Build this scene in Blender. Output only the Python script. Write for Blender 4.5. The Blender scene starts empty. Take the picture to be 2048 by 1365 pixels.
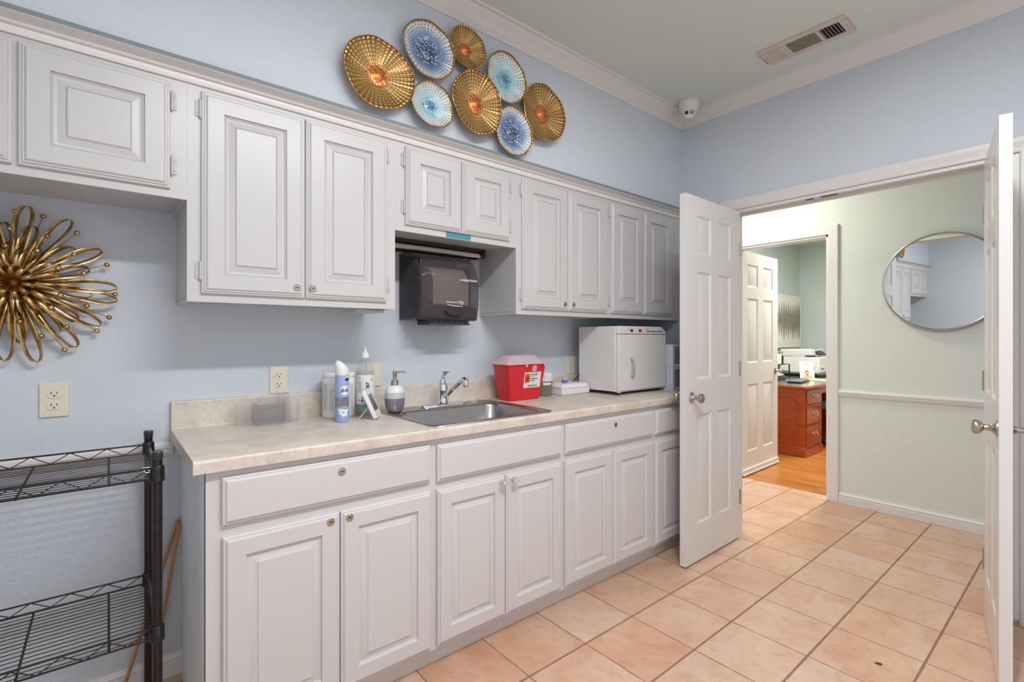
import bpy, bmesh, math, random
from mathutils import Vector, Matrix
random.seed(7)
PI = math.pi
R = math.radians
scene = bpy.context.scene
COL = scene.collection

# ------------------------------------------------------------------ camera
TH = 0.8766
cam_d = bpy.data.cameras.new('camera')
cam = bpy.data.objects.new('camera', cam_d); COL.objects.link(cam)
cam.location = (-3.6262, -2.2284, 1.254)
cam.rotation_euler = (PI/2, 0, TH-PI/2)
cam_d.sensor_width = 36.0
cam_d.lens = 981.62/2048*36
cam_d.shift_x = -0.00472
cam_d.shift_y = -0.00338
cam_d.clip_start = 0.02
scene.camera = cam

# ------------------------------------------------------------------ world, light, exposure
world = bpy.data.worlds.new('world'); scene.world = world; world.use_nodes = True
world.node_tree.nodes['Background'].inputs[0].default_value = (0.93, 0.95, 1.0, 1)
world.node_tree.nodes['Background'].inputs[1].default_value = 1.0
scene.view_settings.view_transform = 'Standard'
scene.view_settings.look = 'None'
scene.view_settings.exposure = -0.06
scene.view_settings.gamma = 1.0
scene.view_settings.use_curve_mapping = False

def area(name, loc, sx, sy, power, col, rot=(0, 0, 0)):
    l = bpy.data.lights.new(name, 'AREA'); l.shape = 'RECTANGLE'; l.size = sx; l.size_y = sy
    l.energy = power; l.color = col
    o = bpy.data.objects.new(name, l); o.location = loc; o.rotation_euler = rot; COL.objects.link(o); return o
CEIL = 2.775
area('right_fill_light', (-2.0, -1.65, CEIL-0.075), 0.9, 0.25, 9, (0.985, 0.985, 1.0))  # added fill with no known source, brightens the right-hand cabinets
area('hallway_lamp', (0.12, -0.25, CEIL-0.075), 0.32, 0.32, 24, (1.0, 0.96, 0.82))
area('office_lamp', (2.3, -0.6, CEIL-0.075), 1.15, 0.55, 100, (1.0, 0.97, 0.88))
area('kitchen_lamp', (-2.90, -2.0, CEIL-0.125), 1.08, 0.13, 47, (0.985, 0.985, 1.0))
KITCHEN_GLOW = 1.5      # radiance of the wrap-around kitchen fixtures

# ------------------------------------------------------------------ mesh helpers
class MB:
    def __init__(s): s.bm = bmesh.new()
    def v(s, p): return s.bm.verts.new(p)
    def face(s, ps):
        try: return s.bm.faces.new([s.v(p) for p in ps])
        except ValueError: return None
    def box(s, x0, x1, y0, y1, z0, z1, M=None):
        P = [(x0,y0,z0),(x1,y0,z0),(x1,y1,z0),(x0,y1,z0),(x0,y0,z1),(x1,y0,z1),(x1,y1,z1),(x0,y1,z1)]
        P = [Vector(p) for p in P]
        if M: P = [M @ p for p in P]
        V = [s.v(p) for p in P]
        for f in ((0,3,2,1),(4,5,6,7),(0,1,5,4),(1,2,6,5),(2,3,7,6),(3,0,4,7)):
            s.bm.faces.new([V[i] for i in f])
        return s
    def lathe(s, prof, c=(0,0,0), axis='Z', n=32, sx=1, sy=1, cap=True, M=None):
        """prof: (r, h) list along the axis"""
        rings = []
        for r, h in prof:
            ring = []
            for i in range(n):
                a = 2*PI*i/n
                x, y, z = r*math.cos(a)*sx, r*math.sin(a)*sy, h
                if axis == 'X': x, y, z = z, x, y
                elif axis == 'Y': x, y, z = y, z, x
                p = Vector((x+c[0], y+c[1], z+c[2]))
                if M: p = M @ p
                ring.append(s.v(p))
            rings.append(ring)
        for a, b in zip(rings, rings[1:]):
            for i in range(n):
                s.bm.faces.new((a[i], a[(i+1) % n], b[(i+1) % n], b[i]))
        if cap:
            if prof[0][0] > 1e-5: s.bm.faces.new(rings[0][::-1])
            if prof[-1][0] > 1e-5: s.bm.faces.new(rings[-1])
        return s
    def rod(s, a, b, r0, r1=None, n=10):
        a, b = Vector(a), Vector(b); r1 = r0 if r1 is None else r1
        d = (b-a); L = d.length
        if L < 1e-7: return s
        q = d.to_track_quat('Z', 'Y').to_matrix().to_4x4()
        M = Matrix.Translation(a) @ q
        return s.lathe([(r0, 0), (r1, L)], n=n, M=M)
    def tube(s, pts, r, n=10, closed=False):
        pts = [Vector(p) for p in pts]; m = len(pts); rings = []
        up = None
        for i, p in enumerate(pts):
            if closed: t = (pts[(i+1) % m]-pts[i-1])
            else: t = pts[min(i+1, m-1)]-pts[max(i-1, 0)]
            t.normalize()
            if up is None:
                up = Vector((0,0,1)) if abs(t.z) < .9 else Vector((1,0,0))
            u = t.cross(up)
            if u.length < 1e-4: u = t.cross(Vector((0,1,0)))
            u.normalize(); w = u.cross(t).normalized(); up = w
            rr = r[i] if isinstance(r, (list, tuple)) else r
            rings.append([s.v(p + u*rr*math.cos(2*PI*k/n) + w*rr*math.sin(2*PI*k/n)) for k in range(n)])
        seq = list(zip(rings, rings[1:]))
        if closed: seq.append((rings[-1], rings[0]))
        for a, b in seq:
            for k in range(n): s.bm.faces.new((a[k], a[(k+1) % n], b[(k+1) % n], b[k]))
        if not closed:
            s.bm.faces.new(rings[0][::-1]); s.bm.faces.new(rings[-1])
        return s
    def sphere(s, c, r, n=14, m=8, sx=1, sy=1, sz=1):
        prof = [(max(r*math.sin(PI*k/m), 1e-6), -r*math.cos(PI*k/m)*sz) for k in range(m+1)]
        return s.lathe(prof, c, n=n, sx=sx, sy=sy, cap=False)
    def prism(s, poly, h0, h1, plane='XY', M=None):
        """poly: 2D points, extruded along the third axis from h0 to h1"""
        def P(a, b, h):
            if plane == 'XY': p = (a, b, h)
            elif plane == 'XZ': p = (a, h, b)
            else: p = (h, a, b)
            p = Vector(p)
            return M @ p if M else p
        A = [s.v(P(a, b, h0)) for a, b in poly]; B = [s.v(P(a, b, h1)) for a, b in poly]
        n = len(poly)
        for i in range(n): s.bm.faces.new((A[i], A[(i+1) % n], B[(i+1) % n], B[i]))
        s.bm.faces.new(A[::-1]); s.bm.faces.new(B)
        return s
    def strip(s, A, B, closed=False):
        VA = [s.v(p) for p in A]; VB = [s.v(p) for p in B]
        n = len(A)
        for i in range(n if closed else n-1):
            j = (i+1) % n
            s.bm.faces.new((VA[i], VA[j], VB[j], VB[i]))
        return s
    def rings(s, x0, x1, z0, z1, prof, f):
        """nested rectangles; prof = (inset, depth); f(x, d, z) -> 3D point; the last one is capped"""
        prev = None
        for ins, d in prof:
            r = [s.v(f(x, d, z)) for x, z in ((x0+ins, z0+ins), (x1-ins, z0+ins), (x1-ins, z1-ins), (x0+ins, z1-ins))]
            if prev:
                for i in range(4): s.bm.faces.new((prev[i], prev[(i+1) % 4], r[(i+1) % 4], r[i]))
            prev = r
        s.bm.faces.new(prev)
        return s

def smooth_by_angle(me, deg=40):
    bm = bmesh.new(); bm.from_mesh(me)
    bmesh.ops.remove_doubles(bm, verts=bm.verts, dist=1e-6)
    bmesh.ops.recalc_face_normals(bm, faces=bm.faces)
    for f in bm.faces: f.smooth = True
    th = R(deg)
    for e in bm.edges:
        if len(e.link_faces) == 2:
            try: e.smooth = e.calc_face_angle() < th
            except ValueError: e.smooth = True
        else: e.smooth = True
    bm.to_mesh(me); bm.free()

def obj(name, mb, mat, parent=None, bevel=0, segs=2, local=False, recalc=True, deg=40):
    """ONE mesh object; vertices are given in world space and moved to the parent's frame unless local"""
    me = bpy.data.meshes.new(name)
    mb.bm.to_mesh(me); mb.bm.free()
    if recalc: smooth_by_angle(me, deg)
    me.materials.append(mat)
    o = bpy.data.objects.new(name, me); COL.objects.link(o)
    if parent is not None:
        top = parent
        while top.parent: top = top.parent
        if not local: me.transform(Matrix.Translation(-top.location))
        o.parent = parent
    elif not local:
        # put the origin at the base centre
        xs = [v.co.x for v in me.vertices]; ys = [v.co.y for v in me.vertices]; zs = [v.co.z for v in me.vertices]
        c = Vector(((min(xs)+max(xs))/2, (min(ys)+max(ys))/2, min(zs)))
        me.transform(Matrix.Translation(-c)); o.location = c
    if bevel:
        b = o.modifiers.new('bevel', 'BEVEL'); b.width = bevel; b.segments = segs; b.limit_method = 'ANGLE'; b.angle_limit = R(35)
    return o

def tag(o, label=None, cat=None, group=None, kind=None):
    if label: o['label'] = label
    if cat: o['category'] = cat
    if group: o['group'] = group
    if kind: o['kind'] = kind
    return o
def thing(name, label, cat, loc=(0,0,0), rotz=0, group=None):
    o = bpy.data.objects.new(name, None); COL.objects.link(o)
    o.empty_display_size = 0.05
    o.location = loc; o.rotation_euler = (0, 0, rotz)
    return tag(o, label, cat, group)
def struct(name, mb, mat, label=None, cat=None, **k):
    o = obj(name, mb, mat, **k); o['kind'] = 'structure'
    if label: o['label'] = label
    if cat: o['category'] = cat
    return o
def dup(root, loc, rotz=0, label=None, group=None):
    r = root.copy(); COL.objects.link(r); r.location = loc; r.rotation_euler = (0, 0, rotz)
    if label: r['label'] = label
    if group: r['group'] = group
    for ch in list(root.children):
        c = ch.copy(); COL.objects.link(c); c.parent = r
        for g in list(ch.children):
            d = g.copy(); COL.objects.link(d); d.parent = c
    return r

def text_mb(body, size, f, extr=0.0, bold=False, align='CENTER', shear=0.0, sx=1.0):
    """lettering as mesh; f(x, y) -> 3D point"""
    cu = bpy.data.curves.new('lettering', 'FONT'); cu.body = body; cu.size = size
    cu.align_x = align; cu.align_y = 'CENTER'; cu.shear = shear
    cu.resolution_u = 3
    if bold: cu.offset = size*0.025
    ob = bpy.data.objects.new('lettering', cu); COL.objects.link(ob)
    dg = bpy.context.evaluated_depsgraph_get()
    me = bpy.data.meshes.new_from_object(ob.evaluated_get(dg))
    mb = MB(); mb.bm.from_mesh(me)
    for v in mb.bm.verts:
        v.co = Vector(f(v.co.x*sx, v.co.y))
    bpy.data.objects.remove(ob); bpy.data.meshes.remove(me)
    return mb
def merge(a, b):
    me = bpy.data.meshes.new('tmp'); b.bm.to_mesh(me); b.bm.free(); a.bm.from_mesh(me); bpy.data.meshes.remove(me); return a

# ------------------------------------------------------------------ materials
def srgb(r, g, b):
    f = lambda c: (c/255/12.92) if c/255 <= 0.04045 else ((c/255+0.055)/1.055)**2.4
    return (f(r), f(g), f(b), 1)
class NT:
    def __init__(s, name):
        s.m = bpy.data.materials.new(name); s.m.use_nodes = True; s.t = s.m.node_tree
        s.b = s.t.nodes['Principled BSDF']; s.out = s.t.nodes['Material Output']
    def n(s, kind, **k):
        nd = s.t.nodes.new(kind)
        for a, b in k.items(): setattr(nd, a, b)
        return nd
    def l(s, a, b): s.t.links.new(a, b)
    def math(s, op, a, b=None, c=None):
        nd = s.n('ShaderNodeMath', operation=op)
        for i, x in enumerate((a, b, c)):
            if x is None: continue
            if isinstance(x, (int, float)): nd.inputs[i].default_value = x
            else: s.l(x, nd.inputs[i])
        return nd.outputs[0]
    def mix(s, fac, a, b):
        nd = s.n('ShaderNodeMix', data_type='RGBA')
        for i, x in ((0, fac), (6, a), (7, b)):
            if isinstance(x, (int, float)): nd.inputs[i].default_value = x
            elif isinstance(x, tuple): nd.inputs[i].default_value = x
            else: s.l(x, nd.inputs[i])
        return nd.outputs[2]
    def coord(s, which='Object'):
        return s.n('ShaderNodeTexCoord').outputs[which]
    def pos(s): return s.n('ShaderNodeNewGeometry').outputs['Position']
    def noise(s, vec, scale, detail=3, rough=0.5, dist=0.0):
        nd = s.n('ShaderNodeTexNoise'); nd.inputs['Scale'].default_value = scale; nd.inputs['Detail'].default_value = detail
        nd.inputs['Roughness'].default_value = rough; nd.inputs['Distortion'].default_value = dist
        if vec is not None: s.l(vec, nd.inputs['Vector'])
        return nd
    def ramp(s, fac, stops):
        nd = s.n('ShaderNodeValToRGB'); s.l(fac, nd.inputs[0])
        e = nd.color_ramp.elements
        while len(e) < len(stops): e.new(0.5)
        for el, (p, c) in zip(e, stops): el.position = p; el.color = c
        return nd.outputs[0]
    def bump(s, h, strength, dist=0.001):
        nd = s.n('ShaderNodeBump'); nd.inputs['Strength'].default_value = strength; nd.inputs['Distance'].default_value = dist
        s.l(h, nd.inputs['Height']); s.l(nd.outputs[0], s.b.inputs['Normal'])
    def set(s, col=None, rough=None, metal=None, spec=None, coat=None, **k):
        if col is not None:
            if isinstance(col, tuple): s.b.inputs['Base Color'].default_value = col
            else: s.l(col, s.b.inputs['Base Color'])
        if rough is not None:
            if isinstance(rough, (int, float)): s.b.inputs['Roughness'].default_value = rough
            else: s.l(rough, s.b.inputs['Roughness'])
        if metal is not None:
            if isinstance(metal, (int, float)): s.b.inputs['Metallic'].default_value = metal
            else: s.l(metal, s.b.inputs['Metallic'])
        if spec is not None: s.b.inputs['Specular IOR Level'].default_value = spec
        if coat is not None: s.b.inputs['Coat Weight'].default_value = coat
        for a, b in k.items(): s.b.inputs[a].default_value = b
        return s.m

def simple(name, col, rough=0.5, metal=0.0, var=0.03, scale=12, bump=0.0, bscale=200, **k):
    """paint, plastic or metal with faint procedural variation"""
    t = NT(name)
    c = t.coord()
    nz = t.noise(c, scale, 3)
    hi = tuple(min(1, x*(1+var)) for x in col[:3])+(1,); lo = tuple(x*(1-var) for x in col[:3])+(1,)
    colr = t.mix(nz.outputs[0], lo, hi)
    if bump:
        b = t.noise(c, bscale, 2); t.bump(b.outputs[0], bump, 0.001)
    return t.set(colr, rough, metal, **k)

def wall_paint(name, col, tex=0.25, scale=55, rough=0.55):
    t = NT(name); p = t.pos()
    n1 = t.noise(p, scale, 3, 0.55, 0.6); n2 = t.noise(p, 1.2, 2)
    hi = tuple(x*1.025 for x in col[:3])+(1,); lo = tuple(x*0.975 for x in col[:3])+(1,)
    # heavier knockdown texture below the chair rail
    sp = t.n('ShaderNodeSeparateXYZ'); t.l(p, sp.inputs[0])
    low = t.math('LESS_THAN', sp.outputs[2], 0.84)
    kd = t.ramp(t.noise(p, 38, 4, 0.6, 1.2).outputs[0], [(0.44, (0,0,0,1)), (0.56, (1,1,1,1))])
    hh = t.math('ADD', n1.outputs[0], t.math('MULTIPLY', t.math('MULTIPLY', kd, low), 0.45))
    t.bump(hh, min(1.0, tex*1.5), 0.004)
    return t.set(t.mix(n2.outputs[0], lo, hi), rough, spec=0.35)

M_BLUE = wall_paint('blue_wall_paint', srgb(204, 211, 219))
M_BLUE_TRIM = wall_paint('dark_blue_grey_strip', srgb(128, 138, 142), 0.1)
M_SIDE = simple('blue_grey_panel_paint', srgb(226, 234, 238), 0.45, scale=3, var=0.05)
M_CEIL = wall_paint('ceiling_paint', srgb(214, 222, 214), 0.12, 80, 0.7)
M_HALL = wall_paint('hall_wall_paint', srgb(217, 222, 214), 0.2, 45)
M_OFFICE = wall_paint('office_wall_paint', srgb(196, 211, 208), 0.15)
M_TRIM = simple('white_trim_paint', srgb(222, 219, 217), 0.35, var=0.015, scale=3)
M_CAB = simple('white_cabinet_paint', srgb(198, 197, 197), 0.33, var=0.015, scale=2.5, bump=0.05, bscale=60)
M_DOOR = simple('white_door_paint', srgb(222, 220, 218), 0.3, var=0.015, scale=2)
M_CABLOW = simple('white_thermofoil', srgb(206, 203, 203), 0.32, var=0.012, scale=2.5)
M_TOE = simple('toe_kick_paint', srgb(214, 208, 202), 0.5, var=0.06, scale=6)
M_NICKEL = simple('satin_nickel', (0.50, 0.46, 0.40, 1), 0.22, 1.0, var=0.06)
M_CHROME = simple('chrome', (0.78, 0.79, 0.80, 1), 0.06, 1.0, var=0.01)
M_STEEL = NT('brushed_steel')
_p = M_STEEL.coord(); _n = M_STEEL.noise(_p, 30, 4); M_STEEL.bump(_n.outputs[0], 0.03)
M_STEEL = M_STEEL.set((0.42, 0.41, 0.41, 1), 0.27, 1.0)
M_HINGE = simple('painted_hinge', srgb(192, 191, 190), 0.4, 0.0, var=0.12, scale=90)
M_DARK = simple('dark_slot', srgb(28, 26, 25), 0.6)
M_ALMOND = simple('almond_plastic', srgb(224, 216, 198), 0.35)
M_WHITEP = simple('white_plastic', srgb(232, 231, 232), 0.3)
M_OFFW = simple('white_powder_coat', srgb(222, 220, 218), 0.35)
M_BLACKM = NT('black_epoxy_metal')
_n = M_BLACKM.noise(M_BLACKM.coord(), 40, 3)
M_BLACKM = M_BLACKM.set(M_BLACKM.mix(_n.outputs[0], srgb(22, 20, 22), srgb(52, 44, 44)), 0.28, 0.55, coat=0.4)
M_WIREG = simple('grey_black_wire', srgb(62, 64, 68), 0.35, 0.5, var=0.1)
M_BLACKP = simple('black_plastic', srgb(24, 24, 26), 0.35)
M_CERAMW = simple('white_ceramic', srgb(236, 235, 236), 0.2)
M_CERAML = simple('pale_grey_ceramic', srgb(196, 196, 204), 0.2)
M_CERAMG = simple('grey_ceramic', srgb(128, 122, 132), 0.14, coat=0.5)
M_REDSW = simple('red_switch_plastic', srgb(176, 22, 30), 0.25)
M_INK = simple('black_ink', srgb(38, 36, 38), 0.6)
M_GREYINK = simple('grey_ink', srgb(150, 148, 148), 0.6)
M_PAPER = simple('white_label_paper', srgb(228, 226, 224), 0.5)
M_TAN = simple('tan_vent_paint', srgb(206, 196, 178), 0.45, var=0.05, scale=20)
M_LAMP = NT('lamp_diffuser')
M_LAMP = M_LAMP.set(srgb(245, 245, 245), 0.4, **{'Emission Color': (1, 1, 1, 1), 'Emission Strength': 1.5})
M_GLOW = NT('glowing_kitchen_diffuser')
M_GLOW = M_GLOW.set(srgb(245, 245, 245), 0.4, **{'Emission Color': (0.985, 0.985, 1.0, 1), 'Emission Strength': KITCHEN_GLOW})

# mirror glass
M_MIRROR = simple('mirror_glass', (0.86, 0.88, 0.88, 1), 0.01, 1.0, var=0.002)

def clear(name, col, alpha, rough=0.08):
    """thin clear plastic: mostly see-through with a glossy skin"""
    t = NT(name)
    tr = t.n('ShaderNodeBsdfTransparent'); tr.inputs[0].default_value = col
    gl = t.n('ShaderNodeBsdfPrincipled'); gl.inputs['Base Color'].default_value = col; gl.inputs['Roughness'].default_value = rough
    fr = t.n('ShaderNodeLayerWeight'); fr.inputs[0].default_value = 0.5
    fz = t.math('ADD', 0.02, t.math('MULTIPLY', t.math('POWER', fr.outputs['Facing'], 4.0), 0.55))
    nz = t.noise(t.coord(), 25, 2)
    fac = t.math('ADD', fz, t.math('ADD', alpha-0.02, t.math('MULTIPLY', nz.outputs[0], 0.04)))
    fac = t.math('MINIMUM', fac, 1.0)
    mx = t.n('ShaderNodeMixShader'); t.l(fac, mx.inputs[0]); t.l(tr.outputs[0], mx.inputs[1]); t.l(gl.outputs[0], mx.inputs[2])
    t.l(mx.outputs[0], t.out.inputs[0])
    return t.m
M_ACRYL = clear('clear_acrylic', srgb(253, 252, 252), 0.05, 0.05)
M_BOTTLE = clear('clear_bottle_plastic', srgb(244, 246, 245), 0.05, 0.05)
M_FROST = clear('frosted_lid_plastic', srgb(232, 212, 214), 0.62, 0.3)
M_TUBCLEAR = clear('clear_tub_plastic', srgb(205, 198, 186), 0.25, 0.1)
M_DRAWER = clear('smoky_clear_drawer', srgb(176, 180, 190), 0.45, 0.15)
M_SMOKE = clear('smoked_cover_plastic', srgb(176, 170, 174), 0.10, 0.07)
M_TAPE = clear('blue_green_tape', srgb(96, 178, 190), 0.6, 0.4)

# counter laminate
t = NT('beige_laminate'); p = t.pos()
n1 = t.noise(p, 9, 5, 0.62, 0.5); n2 = t.noise(p, 60, 3, 0.6); n3 = t.noise(p, 2.5, 2)
c1 = t.ramp(n1.outputs[0], [(0.3, srgb(196, 184, 170)), (0.52, srgb(216, 205, 193)), (0.75, srgb(226, 217, 206))])
c2 = t.mix(t.math('MULTIPLY', t.ramp(n2.outputs[0], [(0.35, (1,1,1,1)), (0.48, (0,0,0,1))]), 0.35), c1, srgb(178, 164, 148))
M_LAM = t.set(c2, 0.36, spec=0.4)

# floor tile
t = NT('terracotta_tile'); p = t.pos()
sep = t.n('ShaderNodeSeparateXYZ'); t.l(p, sep.inputs[0])
TT = 0.3057
u = t.math('DIVIDE', t.math('SUBTRACT', sep.outputs[0], -1.2074), TT)
v = t.math('DIVIDE', t.math('SUBTRACT', sep.outputs[1], -0.8642), TT)
def edge(w):
    f = t.math('FRACT', w); return t.math('MINIMUM', f, t.math('SUBTRACT', 1.0, f))
wob = t.math('MULTIPLY', t.math('SUBTRACT', t.noise(p, 18, 2).outputs[0], 0.5), 0.012)
eu = t.math('ADD', edge(u), wob); ev = t.math('ADD', edge(v), wob)
gu = t.math('LESS_THAN', eu, 0.0085); gv = t.math('LESS_THAN', ev, 0.014)
grout = t.math('MAXIMUM', gu, gv)
cmb = t.n('ShaderNodeCombineXYZ'); t.l(t.math('FLOOR', u), cmb.inputs[0]); t.l(t.math('FLOOR', v), cmb.inputs[1])
wn = t.n('ShaderNodeTexWhiteNoise', noise_dimensions='3D'); t.l(cmb.outputs[0], wn.inputs['Vector'])
off = t.n('ShaderNodeVectorMath', operation='MULTIPLY_ADD'); t.l(wn.outputs['Color'], off.inputs[0]); off.inputs[1].default_value = (7, 7, 7); t.l(p, off.inputs[2])
n1 = t.noise(off.outputs[0], 4.5, 5, 0.6, 0.8); n2 = t.noise(off.outputs[0], 22, 4, 0.6)
base = t.ramp(n1.outputs[0], [(0.28, srgb(210, 160, 130)), (0.47, srgb(222, 182, 152)), (0.62, srgb(228, 198, 170)), (0.78, srgb(226, 208, 186))])
tile = t.mix(t.math('MULTIPLY', t.math('POWER', wn.outputs['Value'], 1.6), 0.55), base, srgb(226, 206, 186))
wn2 = t.n('ShaderNodeTexWhiteNoise', noise_dimensions='4D'); wn2.inputs['W'].default_value = 3.3; t.l(cmb.outputs[0], wn2.inputs['Vector'])
tile = t.mix(t.math('MULTIPLY', t.math('POWER', wn2.outputs['Value'], 2.5), 0.45), tile, srgb(206, 148, 116))
tile = t.mix(t.math('MULTIPLY', t.ramp(n2.outputs[0], [(0.38, (1,1,1,1)), (0.46, (0,0,0,1))]), 0.30), tile, srgb(190, 140, 112))
colr = t.mix(grout, tile, srgb(134, 112, 95))
hgt = t.math('SUBTRACT', t.math('ADD', t.math('MULTIPLY', n2.outputs[0], 0.25), t.math('MULTIPLY', n1.outputs[0], 0.3)), t.math('MULTIPLY', grout, 1.0))
t.bump(hgt, 0.35, 0.002)
colr = t.mix(0.27, colr, srgb(150, 106, 90))
M_TILE = t.set(colr, t.math('ADD', 0.33, t.math('MULTIPLY', grout, 0.4)), spec=0.4)

# wood floor of the office
t = NT('oak_laminate'); p = t.pos()
mp = t.n('ShaderNodeMapping'); t.l(p, mp.inputs[0]); mp.inputs['Rotation'].default_value = (0, 0, PI/2)
br = t.n('ShaderNodeTexBrick'); t.l(mp.outputs[0], br.inputs[0]); br.inputs['Scale'].default_value = 1.0
br.inputs['Brick Width'].default_value = 0.7; br.inputs['Row Height'].default_value = 0.065; br.inputs['Mortar Size'].default_value = 0.0012
br.inputs['Color1'].default_value = srgb(180, 112, 52); br.inputs['Color2'].default_value = srgb(148, 84, 34); br.inputs['Mortar'].default_value = srgb(120, 66, 26)
mp2 = t.n('ShaderNodeMapping'); t.l(p, mp2.inputs[0]); mp2.inputs['Scale'].default_value = (40, 4, 4)
gr = t.noise(mp2.outputs[0], 1.0, 4, 0.6)
M_WOODF = t.set(t.mix(t.math('MULTIPLY', t.ramp(gr.outputs[0], [(0.35, (0,0,0,1)), (0.65, (1,1,1,1))]), 0.6), br.outputs[0], srgb(196, 134, 68)), 0.3, spec=0.4)

def wood(name, a, b, rough=0.3, sc=(30, 3, 3), coat=0.3):
    t = NT(name); mp = t.n('ShaderNodeMapping'); t.l(t.coord(), mp.inputs[0]); mp.inputs['Scale'].default_value = sc
    n = t.noise(mp.outputs[0], 1.0, 4, 0.6, 1.0)
    return t.set(t.mix(n.outputs[0], a, b), rough, coat=coat)
M_CHERRY = wood('cherry_veneer', srgb(134, 48, 18), srgb(204, 92, 38), 0.22, (3, 3, 14))
M_STICK = wood('pine_stick', srgb(176, 126, 70), srgb(206, 158, 98), 0.5, (20, 20, 3), 0)
M_BRASS = simple('antique_brass', (0.72, 0.60, 0.36, 1), 0.25, 1.0)

# brushed gold of the sunburst
t = NT('brushed_gold_leaf'); c = t.coord()
n1 = t.noise(c, 22, 3, 0.6); n2 = t.noise(c, 160, 2)
t.bump(n2.outputs[0], 0.12)
M_GOLD = t.set(t.ramp(n1.outputs[0], [(0.3, (0.26, 0.13, 0.035, 1)), (0.5, (0.55, 0.36, 0.14, 1)), (0.72, (0.80, 0.68, 0.44, 1))]), 0.3, 1.0)

def plate_mat(name, kind):
    """glazed metal dish; object space, face towards -Y, radius 1 stored as x/z over the dish size in UV-like object coordinates"""
    t = NT(name)
    uv = t.n('ShaderNodeUVMap'); uv.uv_map = 'disc'
    s = t.n('ShaderNodeSeparateXYZ'); t.l(uv.outputs[0], s.inputs[0])
    x = t.math('SUBTRACT', s.outputs[0], 0.5); y = t.math('SUBTRACT', s.outputs[1], 0.5)
    r = t.math('MULTIPLY', t.math('SQRT', t.math('ADD', t.math('MULTIPLY', x, x), t.math('MULTIPLY', y, y))), 2.0)
    ang = t.math('ARCTAN2', y, x)
    # dimples: radial grid outside, round cells near the middle
    vo = t.n('ShaderNodeTexVoronoi'); vo.feature = 'F1'; vo.inputs['Scale'].default_value = 27; vo.inputs['Randomness'].default_value = 0.5
    t.l(uv.outputs[0], vo.inputs['Vector'])
    cell = t.math('LESS_THAN', vo.outputs['Distance'], 0.36)
    NR = 40
    su = t.math('SINE', t.math('MULTIPLY', ang, NR)); sv = t.math('SINE', t.math('ADD', t.math('MULTIPLY', r, 66), t.math('MULTIPLY', t.math('SIGN', su), 1.2)))
    grid = t.math('MULTIPLY', t.math('GREATER_THAN', su, -0.1), t.math('GREATER_THAN', sv, -0.05))
    outer = t.math('GREATER_THAN', r, 0.60 if kind != 'gold' else 0.34)
    dots = t.math('ADD', t.math('MULTIPLY', grid, outer), t.math('MULTIPLY', cell, t.math('SUBTRACT', 1.0, outer)))
    rn = t.math('ADD', r, t.math('MULTIPLY', t.math('SUBTRACT', t.noise(uv.outputs[0], 5, 2).outputs[0], 0.5), 0.18))
    if kind == 'gold':
        base = t.ramp(rn, [(0.0, srgb(226, 138, 40)), (0.14, srgb(206, 96, 34)), (0.26, srgb(178, 96, 48)), (0.40, srgb(168, 126, 66)), (0.86, srgb(150, 112, 58)), (0.97, srgb(128, 76, 30))])
        dotc = t.ramp(rn, [(0.0, srgb(236, 190, 120)), (0.3, srgb(232, 206, 168)), (0.45, srgb(226, 206, 150)), (1.0, srgb(214, 186, 122))])
        colr = t.mix(t.math('MULTIPLY', dots, 0.75), base, dotc)
        t.set(colr, 0.3, 0.6)
    else:
        if kind == 'navy':
            base = t.ramp(rn, [(0.0, srgb(14, 34, 52)), (0.10, srgb(36, 62, 96)), (0.30, srgb(56, 82, 130)), (0.56, srgb(92, 116, 160)), (0.76, srgb(184, 196, 212)), (0.9, srgb(224, 226, 224)), (0.97, srgb(160, 116, 58))])
        else:
            base = t.ramp(rn, [(0.0, srgb(30, 74, 116)), (0.12, srgb(64, 122, 160)), (0.32, srgb(120, 182, 196)), (0.5, srgb(168, 206, 214)), (0.7, srgb(214, 226, 228)), (0.9, srgb(222, 222, 212)), (0.97, srgb(160, 116, 58))])
        dotc = t.ramp(rn, [(0.0, srgb(190, 206, 224)), (0.45, srgb(222, 232, 240)), (0.62, srgb(120, 140, 158)), (0.92, srgb(84, 92, 96)), (1.0, srgb(120, 92, 52))])
        colr = t.mix(t.math('MULTIPLY', dots, 0.8), base, dotc)
        t.set(colr, 0.25, 0.1, coat=0.4)
    ribs = t.math('MULTIPLY', su, outer)
    t.bump(t.math('ADD', t.math('MULTIPLY', ribs, 0.7), dots), 0.5, 0.0016)
    return t.m
M_PGOLD = plate_mat('gold_dish_glaze', 'gold'); M_PNAVY = plate_mat('navy_dish_glaze', 'navy'); M_PAQUA = plate_mat('aqua_dish_glaze', 'aqua')
M_RIM = simple('copper_rim', (0.45, 0.27, 0.10, 1), 0.3, 0.9)

# ------------------------------------------------------------------ room shell
XW = -0.562; XL = -4.21; YB = -3.7; SOF = -0.34; WT = 0.12; HX = 0.65
OY0, OY1, OZ = -1.897, -0.690, 2.062      # double door opening
m = MB(); m.box(XL-0.1, HX+0.1, YB, 1.6, -0.06, 0.0)
struct('floor', m, M_TILE)
m = MB(); m.box(HX+0.1, 4.9, -3.0, 1.2, -0.06, 0.003)
struct('floor_office', m, M_WOODF)
m = MB(); m.box(XL-0.1, 4.9, YB, 1.6, CEIL, CEIL+0.06)
struct('ceiling', m, M_CEIL)
m = MB(); m.box(XL-0.1, XW+WT, 0.0, WT, 0, CEIL)
struct('wall_back', m, M_BLUE)
m = MB(); m.box(XL, XW, SOF, 0.0, 2.134, CEIL)
struct('wall_soffit', m, M_BLUE)
m = MB(); m.box(XL-0.1, XL, YB, 0.0, 0, CEIL)
struct('wall_left', m, M_BLUE)
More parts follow.
